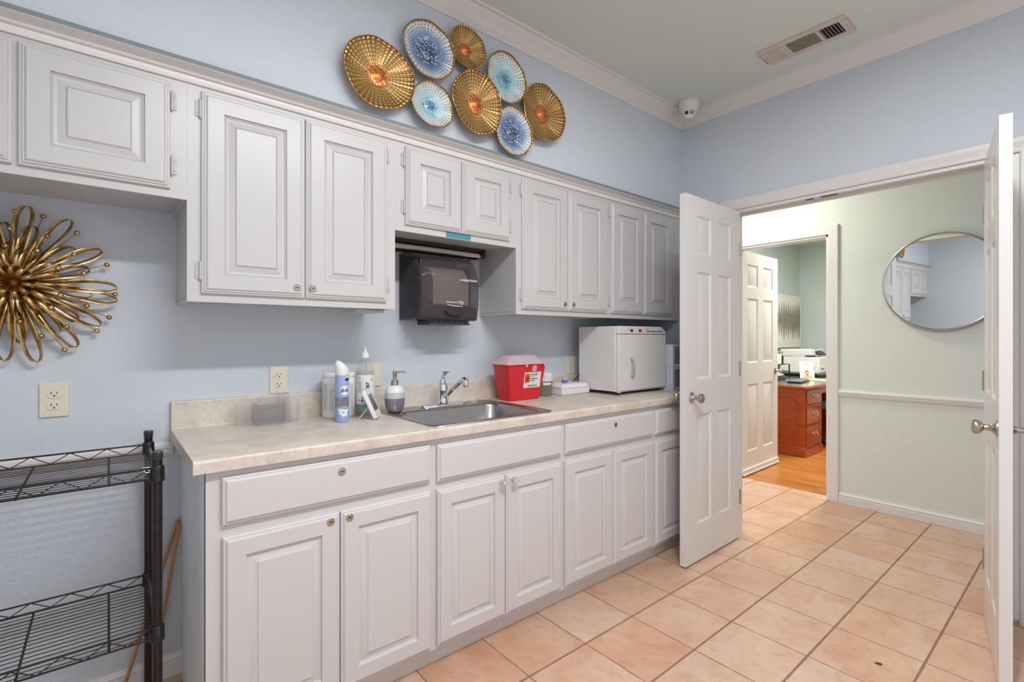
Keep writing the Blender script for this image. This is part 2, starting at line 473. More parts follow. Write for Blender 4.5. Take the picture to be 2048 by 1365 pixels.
# right wall with the double door opening
m = MB()
m.box(XW, XW+WT, OY1, 0.0, 0, CEIL)
m.box(XW, XW+WT, OY0, OY1, OZ, CEIL)
m.box(XW, XW+WT, YB, OY0, 0, CEIL)
struct('wall_right', m, M_BLUE)
# hallway far wall with the office opening
E0, E1, EZ = -0.855, -0.10, 2.05
m = MB()
m.box(HX, HX+WT, E1, 1.6, 0, CEIL)
m.box(HX, HX+WT, E0, E1, EZ, CEIL)
m.box(HX, HX+WT, YB, E0, 0, CEIL)
struct('wall_hall', m, M_HALL)
m = MB(); m.box(XW+WT, HX, 1.5, 1.6, 0, CEIL)
struct('wall_hall_end', m, M_HALL)
m = MB()
m.box(HX+WT, 4.65, 0.83, 0.95, 0, CEIL)
struct('wall_office_left', m, M_OFFICE)
m = MB(); m.box(4.65, 4.77, -3.0, 0.95, 0, CEIL)
struct('wall_office_back', m, M_OFFICE)
m = MB(); m.box(HX+WT, 4.77, -3.0, -2.9, 0, CEIL)
struct('wall_office_right', m, M_OFFICE)

# crown moulding profile (d = distance from the wall, h = below the ceiling)
crown = [(0, 0.08), (0.006, 0.08), (0.010, 0.068), (0.018, 0.062), (0.026, 0.048), (0.042, 0.030), (0.060, 0.020), (0.066, 0.012), (0.080, 0.010), (0.082, 0.0), (0.0, 0.0)]
m = MB(); m.prism([(SOF-d, CEIL-h) for d, h in crown], XL, XW, 'YZ')
struct('trim_1', m, M_TRIM)
m = MB(); m.prism([(XW-d, CEIL-h) for d, h in crown], YB, SOF, 'XZ')
struct('trim_2', m, M_TRIM)
m = MB(); m.prism([(4.65-d*1.2, CEIL-h*1.2) for d, h in crown], -2.9, 0.83, 'XZ')
m.prism([(0.83-d*1.2, CEIL-h*1.2) for d, h in crown], HX+WT, 4.65, 'YZ')
struct('trim_3', m, M_TRIM)
# cabinet crown with a strip of darker blue-grey over it
cab_crown = [(-0.317, 2.083), (-0.324, 2.083), (-0.327, 2.090), (-0.327, 2.104), (-0.336, 2.106), (-0.339, 2.110), (-0.336, 2.114), (-0.341, 2.116), (-0.352, 2.119), (-0.361, 2.1225), (-0.368, 2.125), (-0.368, 2.1265), (-0.317, 2.1265)]
cc = MB(); cc.prism(cab_crown, XL, XW, 'YZ')
struct('trim_4', cc, M_TRIM, deg=25)
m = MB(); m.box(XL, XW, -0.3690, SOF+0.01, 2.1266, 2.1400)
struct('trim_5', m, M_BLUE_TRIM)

# casings
def casing_prof(w=0.068, t=0.018):
    return [(0, 0), (0, t*0.55), (w*0.10, t*0.7), (w*0.2, t*0.62), (w*0.55, t*0.85), (w*0.72, t), (w*0.92, t), (w, t*0.8), (w, 0)]
def casing(name, xw, sgn, y0, y1, z, mat, w=0.068):
    """frame round an opening on the plane x=xw; sgn is the side it sits on; mitred"""
    m = MB(); pr = casing_prof(w)
    path = [(y1, 0.0, 1, 0), (y1, z, 1, 1), (y0, z, -1, 1), (y0, 0.0, -1, 0)]
    loops = []
    for (y, zz, oy, oz) in path:
        loops.append([m.v((xw+sgn*t_, y+oy*o, zz+oz*o)) for o, t_ in pr])
    n = len(pr)
    for a, b in zip(loops, loops[1:]):
        for i in range(n): m.bm.faces.new((a[i], a[(i+1) % n], b[(i+1) % n], b[i]))
    m.bm.faces.new(loops[0]); m.bm.faces.new(loops[-1][::-1])
    return struct(name, m, mat, deg=30)
casing('trim_6', XW, -1, -1.986, OY1+0.002, OZ+0.003, M_TRIM)
# fixed filler panel between the right leaf and its casing
m = MB(); m.box(XW-0.010, XW, -1.985, OY0, 0.02, OZ-0.004)
for g in (-1.915, -1.950, -1.972): m.box(XW-0.0135, XW-0.010, g-0.006, g+0.004, 0.02, OZ-0.02)
struct('trim_7', m, M_DOOR)
casing('trim_8', HX, -1, E0, E1, EZ, M_TRIM, 0.07)
# jambs with stops
def jamb(name, x0, x1, y0, y1, z, mat, stop=True):
    m = MB()
    m.box(x0, x1, y1-0.016, y1, 0, z); m.box(x0, x1, y0, y0+0.016, 0, z); m.box(x0, x1, y0, y1, z-0.016, z)
    if stop:
        xm = (x0+x1)/2+0.012
        m.box(xm-0.018, xm+0.018, y1-0.027, y1-0.016, 0, z-0.016); m.box(xm-0.018, xm+0.018, y0+0.016, y0+0.027, 0, z-0.016)
        m.box(xm-0.018, xm+0.018, y0+0.016, y1-0.016, z-0.027, z-0.016)
    return struct(name, m, mat)
jamb('trim_9', XW-0.001, XW+WT+0.001, OY0, OY1, OZ, M_TRIM)
jamb('trim_10', HX-0.001, HX+WT+0.001, E0, E1, EZ, M_TRIM, False)
# latch plates in the head of the double door
m = MB(); m.box(XW+0.012, XW+0.03, -1.28, -1.20, OZ-0.0175, OZ-0.0160); m.box(XW+0.012, XW+0.03, -1.16, -1.12, OZ-0.0175, OZ-0.0160)
struct('trim_11', m, M_DARK)

def base_prof(h=0.083, t=0.018):
    return [(0, 0), (t, 0), (t, h*0.58), (t*0.7, h*0.62), (t*0.7, h*0.70), (t*0.95, h*0.74), (t*0.8, h*0.80), (t*0.35, h*0.92), (t*0.35, h), (0, h)]
m = MB(); m.prism([(HX-d, z) for d, z in base_prof(0.085)], YB, E0-0.072, 'XZ')
struct('baseboard_hall', m, M_TRIM, deg=30)
m = MB(); m.prism([(-d, z) for d, z in base_prof(0.085)], XL, -3.4165, 'YZ')
struct('baseboard_back', m, M_TRIM, deg=30)
m = MB(); m.prism([(XL+d, z) for d, z in base_prof(0.085)], YB, 0, 'XZ')
struct('baseboard_left', m, M_TRIM, deg=30)
m = MB(); m.prism([(0.83-d, z) for d, z in base_prof(0.1)], HX+WT, 4.65, 'YZ'); m.prism([(4.65-d, z) for d, z in base_prof(0.1)], -2.9, 0.83, 'XZ')
struct('baseboard_office', m, M_TRIM, deg=30)
rail = [(0, 0), (0.008, 0.0), (0.010, 0.008), (0.016, 0.012), (0.016, 0.026), (0.021, 0.030), (0.021, 0.040), (0.012, 0.046), (0.010, 0.052), (0, 0.052)]
m = MB(); m.prism([(HX-d, 0.806+z) for d, z in rail], YB, E0-0.072, 'XZ')
struct('trim_12', m, M_TRIM, deg=30)
m = MB(); m.prism([(-d, 0.817+z) for d, z in rail], XL, -3.442, 'YZ')
struct('trim_13', m, M_TRIM, deg=30)

# ------------------------------------------------------------------ doors
def slab_face(m, w, h, ys, out, panels):
    """one face of a six-panel slab in the local frame: x along the width, z up, face at y=ys, recess towards -out"""
    xs = sorted({0, w} | {a for p in panels for a in (p[0], p[1])})
    zs = sorted({0, h} | {a for p in panels for a in (p[2], p[3])})
    for i in range(len(xs)-1):
        for j in range(len(zs)-1):
            x0, x1, z0, z1 = xs[i], xs[i+1], zs[j], zs[j+1]
            if any(abs(p[0]-x0) < 1e-6 and abs(p[2]-z0) < 1e-6 for p in panels):
                prof = [(0, 0), (0.005, -0.004), (0.011, -0.008), (0.015, -0.008), (0.036, -0.0015), (0.038, -0.001)]
                m.rings(x0, x1, z0, z1, prof, lambda x, d, z: (x, ys+out*d, z))
            else:
                m.face([(x0, ys, z0), (x1, ys, z0), (x1, ys, z1), (x0, ys, z1)])
def door_leaf(name, w, h, t, loc, rotz, mat, cols, rows):
    """hinge edge at local x=0; thickness in local y from 0 to t"""
    panels = [(a, b, c, d) for a, b in cols for c, d in rows]
    m = MB()
    slab_face(m, w, h, 0, -1, panels); slab_face(m, w, h, t, 1, panels)
    for q in ([(0,0,0),(0,t,0),(0,t,h),(0,0,h)], [(w,0,0),(w,t,0),(w,t,h),(w,0,h)], [(0,0,0),(w,0,0),(w,t,0),(0,t,0)], [(0,0,h),(w,0,h),(w,t,h),(0,t,h)]): m.face(q)
    o = obj(name, m, mat, local=True, deg=20)
    o.location = loc; o.rotation_euler = (0, 0, rotz); o['kind'] = 'structure'
    return o
knob_prof = [(0.031, 0), (0.031, 0.003), (0.026, 0.007), (0.016, 0.012), (0.0115, 0.018), (0.0105, 0.034), (0.013, 0.037), (0.021, 0.041), (0.0265, 0.050), (0.027, 0.058), (0.0235, 0.066), (0.014, 0.0695), (0.0001, 0.070)]
def knob(parent, x, z, y, out, name='door_knob', label=None):
    m = MB(); M = Matrix.Translation((x, y, z)) @ Matrix.Rotation(out*PI/2, 4, 'X')
    m.lathe(knob_prof, n=28, M=M)
    o = obj(name, m, M_NICKEL, parent, local=True)
    if label: o['label'] = label
    return o
def hinge_knuckle(parent, x, y, z):
    m = MB(); m.lathe([(0.006, -0.045), (0.006, 0.045)], (x, y, z), n=10); m.box(x-0.001, x+0.012, y-0.001, y+0.001+0.001, z-0.044, z+0.044)
    return obj('hinge', m, M_NICKEL, parent, local=True)
ROWS = [(0.205, 0.815), (1.012, 1.612), (1.712, 1.925)]
def narrow(w): return [(0.118*w/0.61, 0.118*w/0.61+0.148*w/0.61), (0.345*w/0.61, 0.345*w/0.61+0.148*w/0.61)]
LW = 0.632
# left leaf: hinge at (XW-.035, -.756), swung back along the cabinets; local +x points to -X world, so rot = pi
dl = door_leaf('door_1', LW, 2.028, 0.035, (XW-0.036, -0.7285, 0.010), PI+R(1.0), M_DOOR, narrow(LW), ROWS)
# local y grows towards -Y world: faces at y=0 (towards the cabinets) and y=t (towards the room)
knob(dl, LW-0.062, 0.915, 0.035, -1); knob(dl, LW-0.062, 0.915, 0.0, 1)
for z in (0.25, 1.05, 1.80): hinge_knuckle(dl, -0.006, 0.035, z)
# right leaf
ang = math.atan2(-1.985+1.876, -1.21+0.60)
dr = door_leaf('door_2', 0.625, 2.028, 0.035, (XW-0.036, -1.876, 0.010), ang, M_DOOR, narrow(0.625), ROWS)
knob(dr, 0.625-0.062, 0.915, 0.0, 1); knob(dr, 0.625-0.062, 0.915, 0.035, -1)
for z in (0.25, 1.05, 1.80): hinge_knuckle(dr, -0.006, 0.0, z)
# office door, opened into the office
d4 = door_leaf('door_3', 0.80, 2.025, 0.035, (HX+0.07, E1-0.045, 0.012), R(1.5), M_DOOR, [(0.12, 0.34), (0.46, 0.68)], [(0.205, 0.815), (1.012, 1.60), (1.705, 1.91)])
knob(d4, 0.80-0.062, 0.915, 0.0, 1)
for z in (0.25, 1.05, 1.80): hinge_knuckle(d4, -0.004, 0.0, z)
m = MB(); m.box(0.005, 0.795, -0.012, 0.0, 0.0, 0.05); m.box(0.005, 0.795, -0.018, 0.0, 0.0, 0.012)
obj('door_sweep', m, M_DOOR, d4, local=True)
# ------------------------------------------------------------------ kitchen cabinets
UP_PROF = [(0, -0.020), (0, -0.011), (0.003, -0.009), (0.0065, -0.009), (0.0085, -0.005), (0.012, -0.005), (0.017, 0.0),
           (0.064, 0.0), (0.0650, -0.0065), (0.069, -0.0050), (0.0725, -0.0085), (0.078, -0.0095), (0.096, -0.0045), (0.0965, -0.0062), (0.101, -0.0015), (0.103, -0.0015)]
LO_PROF = [(0, -0.020), (0, -0.0085), (0.003, -0.0055), (0.0075, -0.0055), (0.010, -0.0015), (0.013, 0.0),
           (0.058, 0.0), (0.060, -0.0075), (0.067, -0.0095), (0.073, -0.0085), (0.090, -0.0022), (0.0905, -0.0005), (0.092, -0.0005)]
DR_PROF = [(0, -0.020), (0, -0.0085), (0.003, -0.0055), (0.0075, -0.0055), (0.010, -0.0015), (0.013, 0.0)]
def cab_door(name, x0, x1, z0, z1, yf, prof, mat, parent):
    """front with its face at y=yf"""
    m = MB(); m.rings(x0, x1, z0, z1, prof, lambda x, d, z: (x, yf-d, z))
    m.face([(x0, yf+0.020, z0), (x1, yf+0.020, z0), (x1, yf+0.020, z1), (x0, yf+0.020, z1)])
    return obj(name, m, mat, parent, deg=18)
def cab_hinge(parent, x, z, side, yf=-0.317):
    """exposed face-frame hinge: leaf plate, barrel and finial; side=-1 when it sits left of its door"""
    m = MB()
    m.box(x-0.007, x+0.007, yf-0.0035, yf, z-0.026, z+0.026)
    m.lathe([(0.0001, -0.034), (0.0025, -0.032), (0.003, -0.029), (0.0042, -0.028), (0.0042, 0.028), (0.003, 0.029), (0.0025, 0.032), (0.0001, 0.034)], (x-side*0.006, yf-0.006, z), n=10)
    m.lathe([(0.003, 0), (0.002, 0.0015)], (x+side*0.001, yf-0.0035, z+0.014), n=8, M=None) if False else None
    for dz in (-0.015, 0.015): m.rod((x+side*0.002, yf-0.003, z+dz), (x+side*0.002, yf-0.0052, z+dz), 0.0028, n=8)
    return obj('hinge', m, M_HINGE, parent)
def cam_lock(parent, x, z, yf):
    m = MB(); m.lathe([(0.0125, 0), (0.0125, 0.002), (0.011, 0.0035), (0.0085, 0.0035), (0.0080, 0.0025), (0.0001, 0.0025)], (0, 0, 0), n=24, M=Matrix.Translation((x, yf, z)) @ Matrix.Rotation(PI/2, 4, 'X'))
    o = obj('lock', m, M_NICKEL, parent); return o
def key_slot(parent, x, z, yf):
    m = MB(); m.box(x-0.0045, x+0.0045, yf-0.0042, yf-0.0020, z-0.0013, z+0.0013)
    return m

UF = -0.317; UFD = UF-0.020
def upper_cab(label, x0, x1, zb, doors, ext=0.014):
    c = thing('wall_cabinet', label, 'cabinet', ((x0+x1)/2, 0, zb), group='white wall cabinets over the counter')
    m = MB(); m.box(x0, x1, -0.298, -0.0005, zb+ext, 2.126); m.box(x0, x1, UF, -0.298, zb, 2.126)
    # side skins reach down to the lip
    m.box(x0, x0+0.012, -0.298, -0.0005, zb+0.001, zb+ext+0.001); m.box(x1-0.012, x1, -0.298, -0.0005, zb+0.001, zb+ext+0.001)
    obj('body', m, M_CAB, c)
    for (a, b, z0, z1, hinges, lock) in doors:
        d = cab_door('door', a, b, z0, z1, UFD, UP_PROF, M_CAB, c)
        for hx, side in hinges:
            for hz in (z0+0.075, z1-0.058): cab_hinge(d, hx, hz, side)
        if lock:
            cam_lock(d, lock, z0+0.036, UFD-0.0)
            obj('keyhole', key_slot(None, lock, z0+0.036, UFD), M_DARK, d)
    return c
ZD0, ZD1 = 1.400, 2.066
upper_cab('short white wall cabinet at the far left, above the gold sunburst', -4.205, -3.4302, 1.7015,
          [(-4.165, -3.828, 1.728, 2.067, [(-4.176, -1)], None), (-3.8155, -3.475, 1.728, 2.067, [(-3.4635, 1)], None)])
upper_cab('tall white wall cabinet with two keyed doors, left of the towel dispenser', -3.430, -2.7007, 1.372,
          [(-3.391, -3.0665, ZD0, ZD1, [(-3.400, -1)], -3.096), (-3.0625, -2.742, ZD0, ZD1, [(-2.7315, 1)], -3.0405)])
upper_cab('short white wall cabinet directly above the paper towel dispenser', -2.7005, -2.0417, 1.7065,
          [(-2.656, -2.3755, 1.735, 2.068, [(-2.667, -1)], None), (-2.3715, -2.088, 1.735, 2.068, [(-2.0755, 1)], None)])
upper_cab('tall white wall cabinet just right of the dispenser, above the red sharps bin', -2.0415, -1.3267, 1.372,
          [(-2.006, -1.680, ZD0, ZD1, [(-2.017, -1)], -1.7095), (-1.6765, -1.3445, ZD0, ZD1, [(-1.3345, 1)], -1.642)])
upper_cab('tall white wall cabinet in the corner, above the towel warmer', -1.3265, XW-0.001, 1.372,
          [(-1.3105, -0.990, ZD0, ZD1, [(-1.3205, -1)], None), (-0.987, -0.660, ZD0, ZD1, [(-0.6505, 1)], None)])
# small transformer block under the left tall cabinet
m = MB(); m.box(-2.845, -2.725, -0.265, -0.12, 1.359, 1.3715)
tag(obj('mounting_block', m, M_CAB, bevel=0.002), 'small white mounting block under the right end of the left tall wall cabinet', 'bracket')

LFZ = 0.8765
def base_cab(label, x0, x1, drawers, doors, left_panel=False):
    c = thing('base_cabinet', label, 'cabinet', ((x0+x1)/2, -0.3, 0), group='white base cabinets under the worktop')
    m = MB()
    m.box(x0, x1, -0.610, -0.592, 0.078, 0.8745)
    m.box(x1-0.016, x1, -0.592, -0.001, 0.078, 0.8745)
    if not left_panel: m.box(x0, x0+0.016, -0.592, -0.001, 0.078, 0.8745)
    m.box(x0+0.016, x1-0.016, -0.592, -0.001, 0.078, 0.094)
    obj('body', m, M_CABLOW, c)
    if left_panel:
        m = MB(); m.box(x0, x0+0.016, -0.6095, -0.001, 0.0, 0.8745)
        o = obj('side_panel', m, M_SIDE, c); o['label'] = 'blue-grey painted end panel'
    m = MB(); m.box(x0+(0.016 if left_panel else 0), x1, -0.566, -0.550, 0.0, 0.078)
    obj('toe_kick', m, M_TOE, c)
    for (a, b, z0, z1, lock, nm) in drawers:
        d = cab_door(nm, a, b, z0, z1, -0.630, DR_PROF, M_CABLOW, c)
        if lock:
            cam_lock(d, lock, (z0+z1)/2+0.03, -0.630)
            obj('keyhole', key_slot(None, lock, (z0+z1)/2+0.03, -0.630), M_DARK, d)
    for (a, b, z0, z1, lock, kn) in doors:
        d = cab_door('door', a, b, z0, z1, -0.630, LO_PROF, M_CABLOW, c)
        if lock:
            cam_lock(d, lock, z1-0.022, -0.630); obj('keyhole', key_slot(None, lock, z1-0.022, -0.630), M_DARK, d)
        if kn:
            m = MB(); M = Matrix.Translation((kn, -0.630, z1-0.020)) @ Matrix.Rotation(PI/2, 4, 'X')
            m.lathe([(0.0085, 0), (0.0085, 0.002), (0.005, 0.004), (0.0045, 0.012), (0.007, 0.014)], n=20, M=M)
            k = obj('knob_stem', m, M_CHROME, d)
            m = MB(); m.lathe([(0.0075, 0.013), (0.0145, 0.022), (0.0150, 0.026), (0.0105, 0.033), (0.0001, 0.0345)], n=10, M=M)
            k = obj('knob', m, M_CRYSTAL, d, deg=5); k['label'] = 'faceted crystal knob'
    return c
M_CRYSTAL = NT('faceted_crystal')
M_CRYSTAL = M_CRYSTAL.set((0.95, 0.96, 0.98, 1), 0.02, 0.0, **{'Transmission Weight': 0.85, 'IOR': 1.6})
D0, D1, F0, F1 = 0.096, 0.679, 0.712, 0.850
base_cab('leftmost white base cabinet with a keyed wide drawer over two keyed doors', -3.4165, -2.6907,
         [(-3.378, -2.7065, F0+0.006, F1+0.004, -3.039, 'drawer')],
         [(-3.3765, -3.0440, D0, D1+0.003, -3.075, None), (-3.0405, -2.703, D0, D1+0.003, -3.0135, None)], True)
base_cab('white base cabinet under the sink with two crystal door knobs', -2.6905, -2.0077,
         [(-2.677, -2.0230, F0, F1, None, 'false_drawer_front')],
         [(-2.6765, -2.3530, D0, D1, None, -2.381), (-2.3495, -2.0225, D0, D1, None, -2.3215)])
base_cab('white base cabinet right of the sink with one keyed drawer over two plain doors', -2.0075, -1.3027,
         [(-1.995, -1.3110, F0, F1, -1.642, 'drawer')],
         [(-1.9975, -1.6555, D0, D1, None, None), (-1.6525, -1.3135, D0, D1, None, None)])
base_cab('rightmost white base cabinet, half hidden behind the open door', -1.3025, XW-0.001,
         [(-1.2835, -0.600, F0, F1, None, 'drawer')],
         [(-1.2865, -0.9430, D0, D1, None, None), (-0.940, -0.600, D0, D1, None, None)])

# ------------------------------------------------------------------ worktop with the sink cut-out
SX0, SX1, SY0, SY1 = -2.668, -2.068, -0.600, -0.100     # cut-out
WX0, WX1 = -3.4486, XW-0.001
w = thing('worktop', 'long beige stone-look worktop over the base cabinets', 'worktop', ((WX0+WX1)/2, -0.3, 0.876))
m = MB()
def edge_poly(y0):   # profile in y,z with a rounded front lip
    pts = [(y0, 0.876), (-0.632, 0.876)]
    for k in range(7):
        a = PI*1.0 + (-PI/2)*k/6
        pts.append((-0.635+0.009+0.009*math.cos(a), 0.905+0.009*math.sin(a)))
    pts.append((y0, 0.914)); return pts
m.prism(edge_poly(SY0), WX0, WX1, 'YZ')
m.box(WX0, SX0, SY0, -0.0005, 0.8762, 0.914); m.box(SX1, WX1, SY0, -0.0005, 0.8762, 0.914); m.box(SX0, SX1, SY1, -0.0005, 0.8762, 0.914)
obj('countertop', m, M_LAM, w)
m = MB()
pts = [(-0.0005, 0.914), (-0.022, 0.914), (-0.020, 0.918), (-0.0195, 1.010)]
for k in range(6):
    a = PI - (PI/2)*k/5; pts.append((-0.0195+0.007+0.007*math.cos(a), 1.0095+0.007*math.sin(a)))
pts.append((-0.0005, 1.0165))
m.prism(pts, WX0+0.001, WX1, 'YZ')
obj('backsplash', m, M_LAM, w)

# ------------------------------------------------------------------ sink
def rrect(x0, x1, y0, y1, r, z, n=6):
    P = []
    for cx, cy, a0 in ((x1-r, y1-r, 0), (x0+r, y1-r, PI/2), (x0+r, y0+r, PI), (x1-r, y0+r, 3*PI/2)):
        for k in range(n+1):
            a = a0+PI/2*k/n; P.append((cx+r*math.cos(a), cy+r*math.sin(a), z))
    return P
s = thing('kitchen_sink', 'stainless steel drop-in sink set into the beige worktop', 'sink', (-2.365, -0.34, 0.914))
m = MB(); OX0, OX1, OYa, OYb = -2.685, -2.045, -0.612, -0.082
BX0, BX1, BY0, BY1 = -2.640, -2.092, -0.568, -0.195
loops = [rrect(OX0, OX1, OYa, OYb, 0.05, 0.9142), rrect(OX0+0.001, OX1-0.001, OYa+0.001, OYb-0.001, 0.05, 0.9175), rrect(OX0+0.005, OX1-0.005, OYa+0.005, OYb-0.005, 0.047, 0.9195),
         rrect(OX0+0.010, OX1-0.010, OYa+0.010, OYb-0.010, 0.042, 0.9172),
         rrect(BX0-0.008, BX1+0.008, BY0-0.008, BY1+0.008, 0.062, 0.9168), rrect(BX0-0.002, BX1+0.002, BY0-0.002, BY1+0.002, 0.058, 0.9150), rrect(BX0+0.003, BX1-0.003, BY0+0.003, BY1-0.003, 0.055, 0.905),
         rrect(BX0+0.012, BX1-0.012, BY0+0.012, BY1-0.012, 0.055, 0.775), rrect(BX0+0.03, BX1-0.03, BY0+0.03, BY1-0.03, 0.05, 0.752), rrect(BX0+0.06, BX1-0.06, BY0+0.06, BY1-0.06, 0.04, 0.746)]
V = [[m.v(p) for p in L] for L in loops]
for a, b in zip(V, V[1:]):
    n = len(a)
    for i in range(n): m.bm.faces.new((a[i], a[(i+1) % n], b[(i+1) % n], b[i]))
m.bm.faces.new(V[-1])
obj('basin', m, M_STEEL, s, deg=50)
m = MB(); m.lathe([(0.055, 0), (0.053, 0.003), (0.040, 0.003), (0.036, 0.0), (0.0001, 0.0)], (-2.36, -0.38, 0.7465), n=28)
obj('drain', m, M_CHROME, s)
m = MB(); m.lathe([(0.021, 0), (0.021, 0.002), (0.018, 0.0045), (0.0001, 0.005)], (-2.165, -0.128, 0.9172), n=24)
obj('hole_cover', m, M_CHROME, s)

# faucet
f = thing('faucet', 'single-lever chrome faucet behind the sink', 'faucet', (-2.352, -0.125, 0.918))
m = MB()
L0 = rrect(-2.480, -2.224, -0.157, -0.093, 0.031, 0.9175); L1 = rrect(-2.478, -2.226, -0.155, -0.095, 0.029, 0.926); L2 = rrect(-2.466, -2.238, -0.147, -0.103, 0.021, 0.931)
V = [[m.v(p) for p in L] for L in (L0, L1, L2)]
for a, b in zip(V, V[1:]):
    for i in range(len(a)): m.bm.faces.new((a[i], a[(i+1) % len(a)], b[(i+1) % len(a)], b[i]))
m.bm.faces.new(V[-1]); m.bm.faces.new(V[0][::-1])
obj('escutcheon', m, M_CHROME, f)
m = MB(); m.lathe([(0.030, 0.929), (0.026, 0.934), (0.0225, 0.940), (0.0215, 0.985), (0.0235, 0.990), (0.0235, 0.998), (0.022, 1.003), (0.0235, 1.012), (0.018, 1.026), (0.0001, 1.031)], (-2.352, -0.125, 0), n=28)
obj('body', m, M_CHROME, f)
m = MB()
sp = [(-2.352, -0.135, 0.962), (-2.352, -0.165, 0.976), (-2.352, -0.22, 1.012), (-2.352, -0.275, 1.043), (-2.352, -0.300, 1.055), (-2.352, -0.318, 1.058), (-2.352, -0.330, 1.053)]
m.tube(sp, [0.012, 0.0125, 0.012, 0.0115, 0.0125, 0.0135, 0.0125], 16)
m.lathe([(0.0125, 1.056), (0.0135, 1.050), (0.0135, 1.030), (0.012, 1.026), (0.0001, 1.027)], (-2.352, -0.326, 0), n=20)
obj('spout', m, M_CHROME, f)
m = MB()
m.tube([(-2.352, -0.120, 1.014), (-2.352, -0.118, 1.034), (-2.351, -0.123, 1.052), (-2.350, -0.132, 1.068), (-2.349, -0.140, 1.078)], [0.021, 0.017, 0.010, 0.008, 0.0095], 14)
m.sphere((-2.348, -0.146, 1.083), 0.021, sz=0.24, n=20)
obj('lever', m, M_CHROME, f)

# ------------------------------------------------------------------ things on the worktop
CT = 0.9142
# clear acrylic organiser
o = thing('acrylic_organizer', 'clear acrylic desk organizer with a curved front, at the left end of the worktop', 'organizer', (-3.135, -0.11, CT))
m = MB()
nA = 24
def arcpt(k, off=0.0):
    tt = k/nA; x = -3.248+0.228*tt
    return (x, -0.085-0.018*tt-(0.090-0.0)*math.sin(PI*tt)**0.9*0.95-off)
front = [arcpt(k) for k in range(nA+1)]
inner = [(x, y+0.0035) for x, y in front]
h = 0.088
poly = front+inner[::-1]
m.prism(poly, CT+0.003, CT+h)
obj('front_wall', m, M_ACRYL, o)
m = MB(); m.prism(front+[(-3.020, -0.060), (-3.248, -0.045)], CT, CT+0.003)
obj('base', m, M_ACRYL, o)
m = MB(); m.box(-3.248, -3.020, -0.052, -0.048, CT+0.003, CT+0.088)
obj('back_wall', m, M_ACRYL, o)
m = MB()
for x, z1 in ((-3.248, 0.088), (-3.190, 0.088), (-3.098, 0.120), (-3.075, 0.120), (-3.022, 0.085)):
    k = (x+3.248)/0.228*nA; y = arcpt(k)[1]
    m.box(x, x+0.003, y+0.0035, -0.052, CT+0.003, CT+z1)
m.box(-3.190, -3.075, -0.100, -0.097, CT+0.003, CT+0.120); m.box(-3.190, -3.098, -0.145, -0.142, CT+0.003, CT+0.060); m.box(-3.06, -3.022, -0.115, -0.112, CT+0.003, CT+0.055)
m.box(-3.190, -3.075, -0.056, -0.053, CT+0.088, CT+0.120)
obj('divider', m, M_ACRYL, o)

def cyl_map(cx, cy, r, a0):
    """flat (u, v) to the side of a vertical cylinder; a0 = azimuth of u=0 (as seen from outside, u to the right)"""
    return lambda z0: (lambda u, v: (cx+r*math.cos(a0+u/r), cy+r*math.sin(a0+u/r), z0+v))
def wrap_patch(m, cx, cy, r, a0, u0, u1, z0, z1, n=10):
    A = [(cx+r*math.cos(a0+(u0+(u1-u0)*k/n)/r), cy+r*math.sin(a0+(u0+(u1-u0)*k/n)/r), z0) for k in range(n+1)]
    B = [(x, y, z1) for x, y, z in A]
    m.strip(A, B); return m
def face_az(cx, cy):   # azimuth from a point towards where a person stands at the sink
    return math.atan2(-2.2-cy, -3.6-cx)
# wipes canister
cx, cy, r = -2.862, -0.108, 0.066
o = thing('wipes_canister', 'wide white disinfecting wipes canister behind the blue spray can', 'canister', (cx, cy, CT))
m = MB(); m.lathe([(0.062, 0), (0.0655, 0.003), (0.066, 0.006), (0.0655, 0.168), (0.064, 0.170)], (cx, cy, CT), n=48)
obj('tub', m, M_WHITEP, o)
m = MB(); m.lathe([(0.066, 0.170), (0.067, 0.172), (0.067, 0.186), (0.064, 0.191), (0.050, 0.1925), (0.0001, 0.1925)], (cx, cy, CT), n=48)
m.box(cx-0.02, cx+0.02, cy-0.02, cy+0.02, CT+0.192, CT+0.196)
obj('lid', m, M_WHITEP, o, bevel=0.001)
a0 = face_az(cx, cy)
m = MB(); wrap_patch(m, cx, cy, r+0.0004, a0, -0.082, 0.085, CT+0.03, CT+0.148, 24)
lab = obj('label_sheet', m, M_PAPER, o, recalc=False)
for u0, u1, first, jit in ((-0.078, -0.048, 0, 0.006), (-0.040, -0.014, 3, 0.012), (0.052, 0.074, 0, 0.012)):
    m = MB()
    for i in range(first, 20):
        z = CT+0.14-i*0.0055; wrap_patch(m, cx, cy, r+0.0008, a0, u0, u1-random.random()*jit, z-0.0009, z+0.0006, 6)
    obj('label_print', m, M_GREYINK, lab, recalc=False)

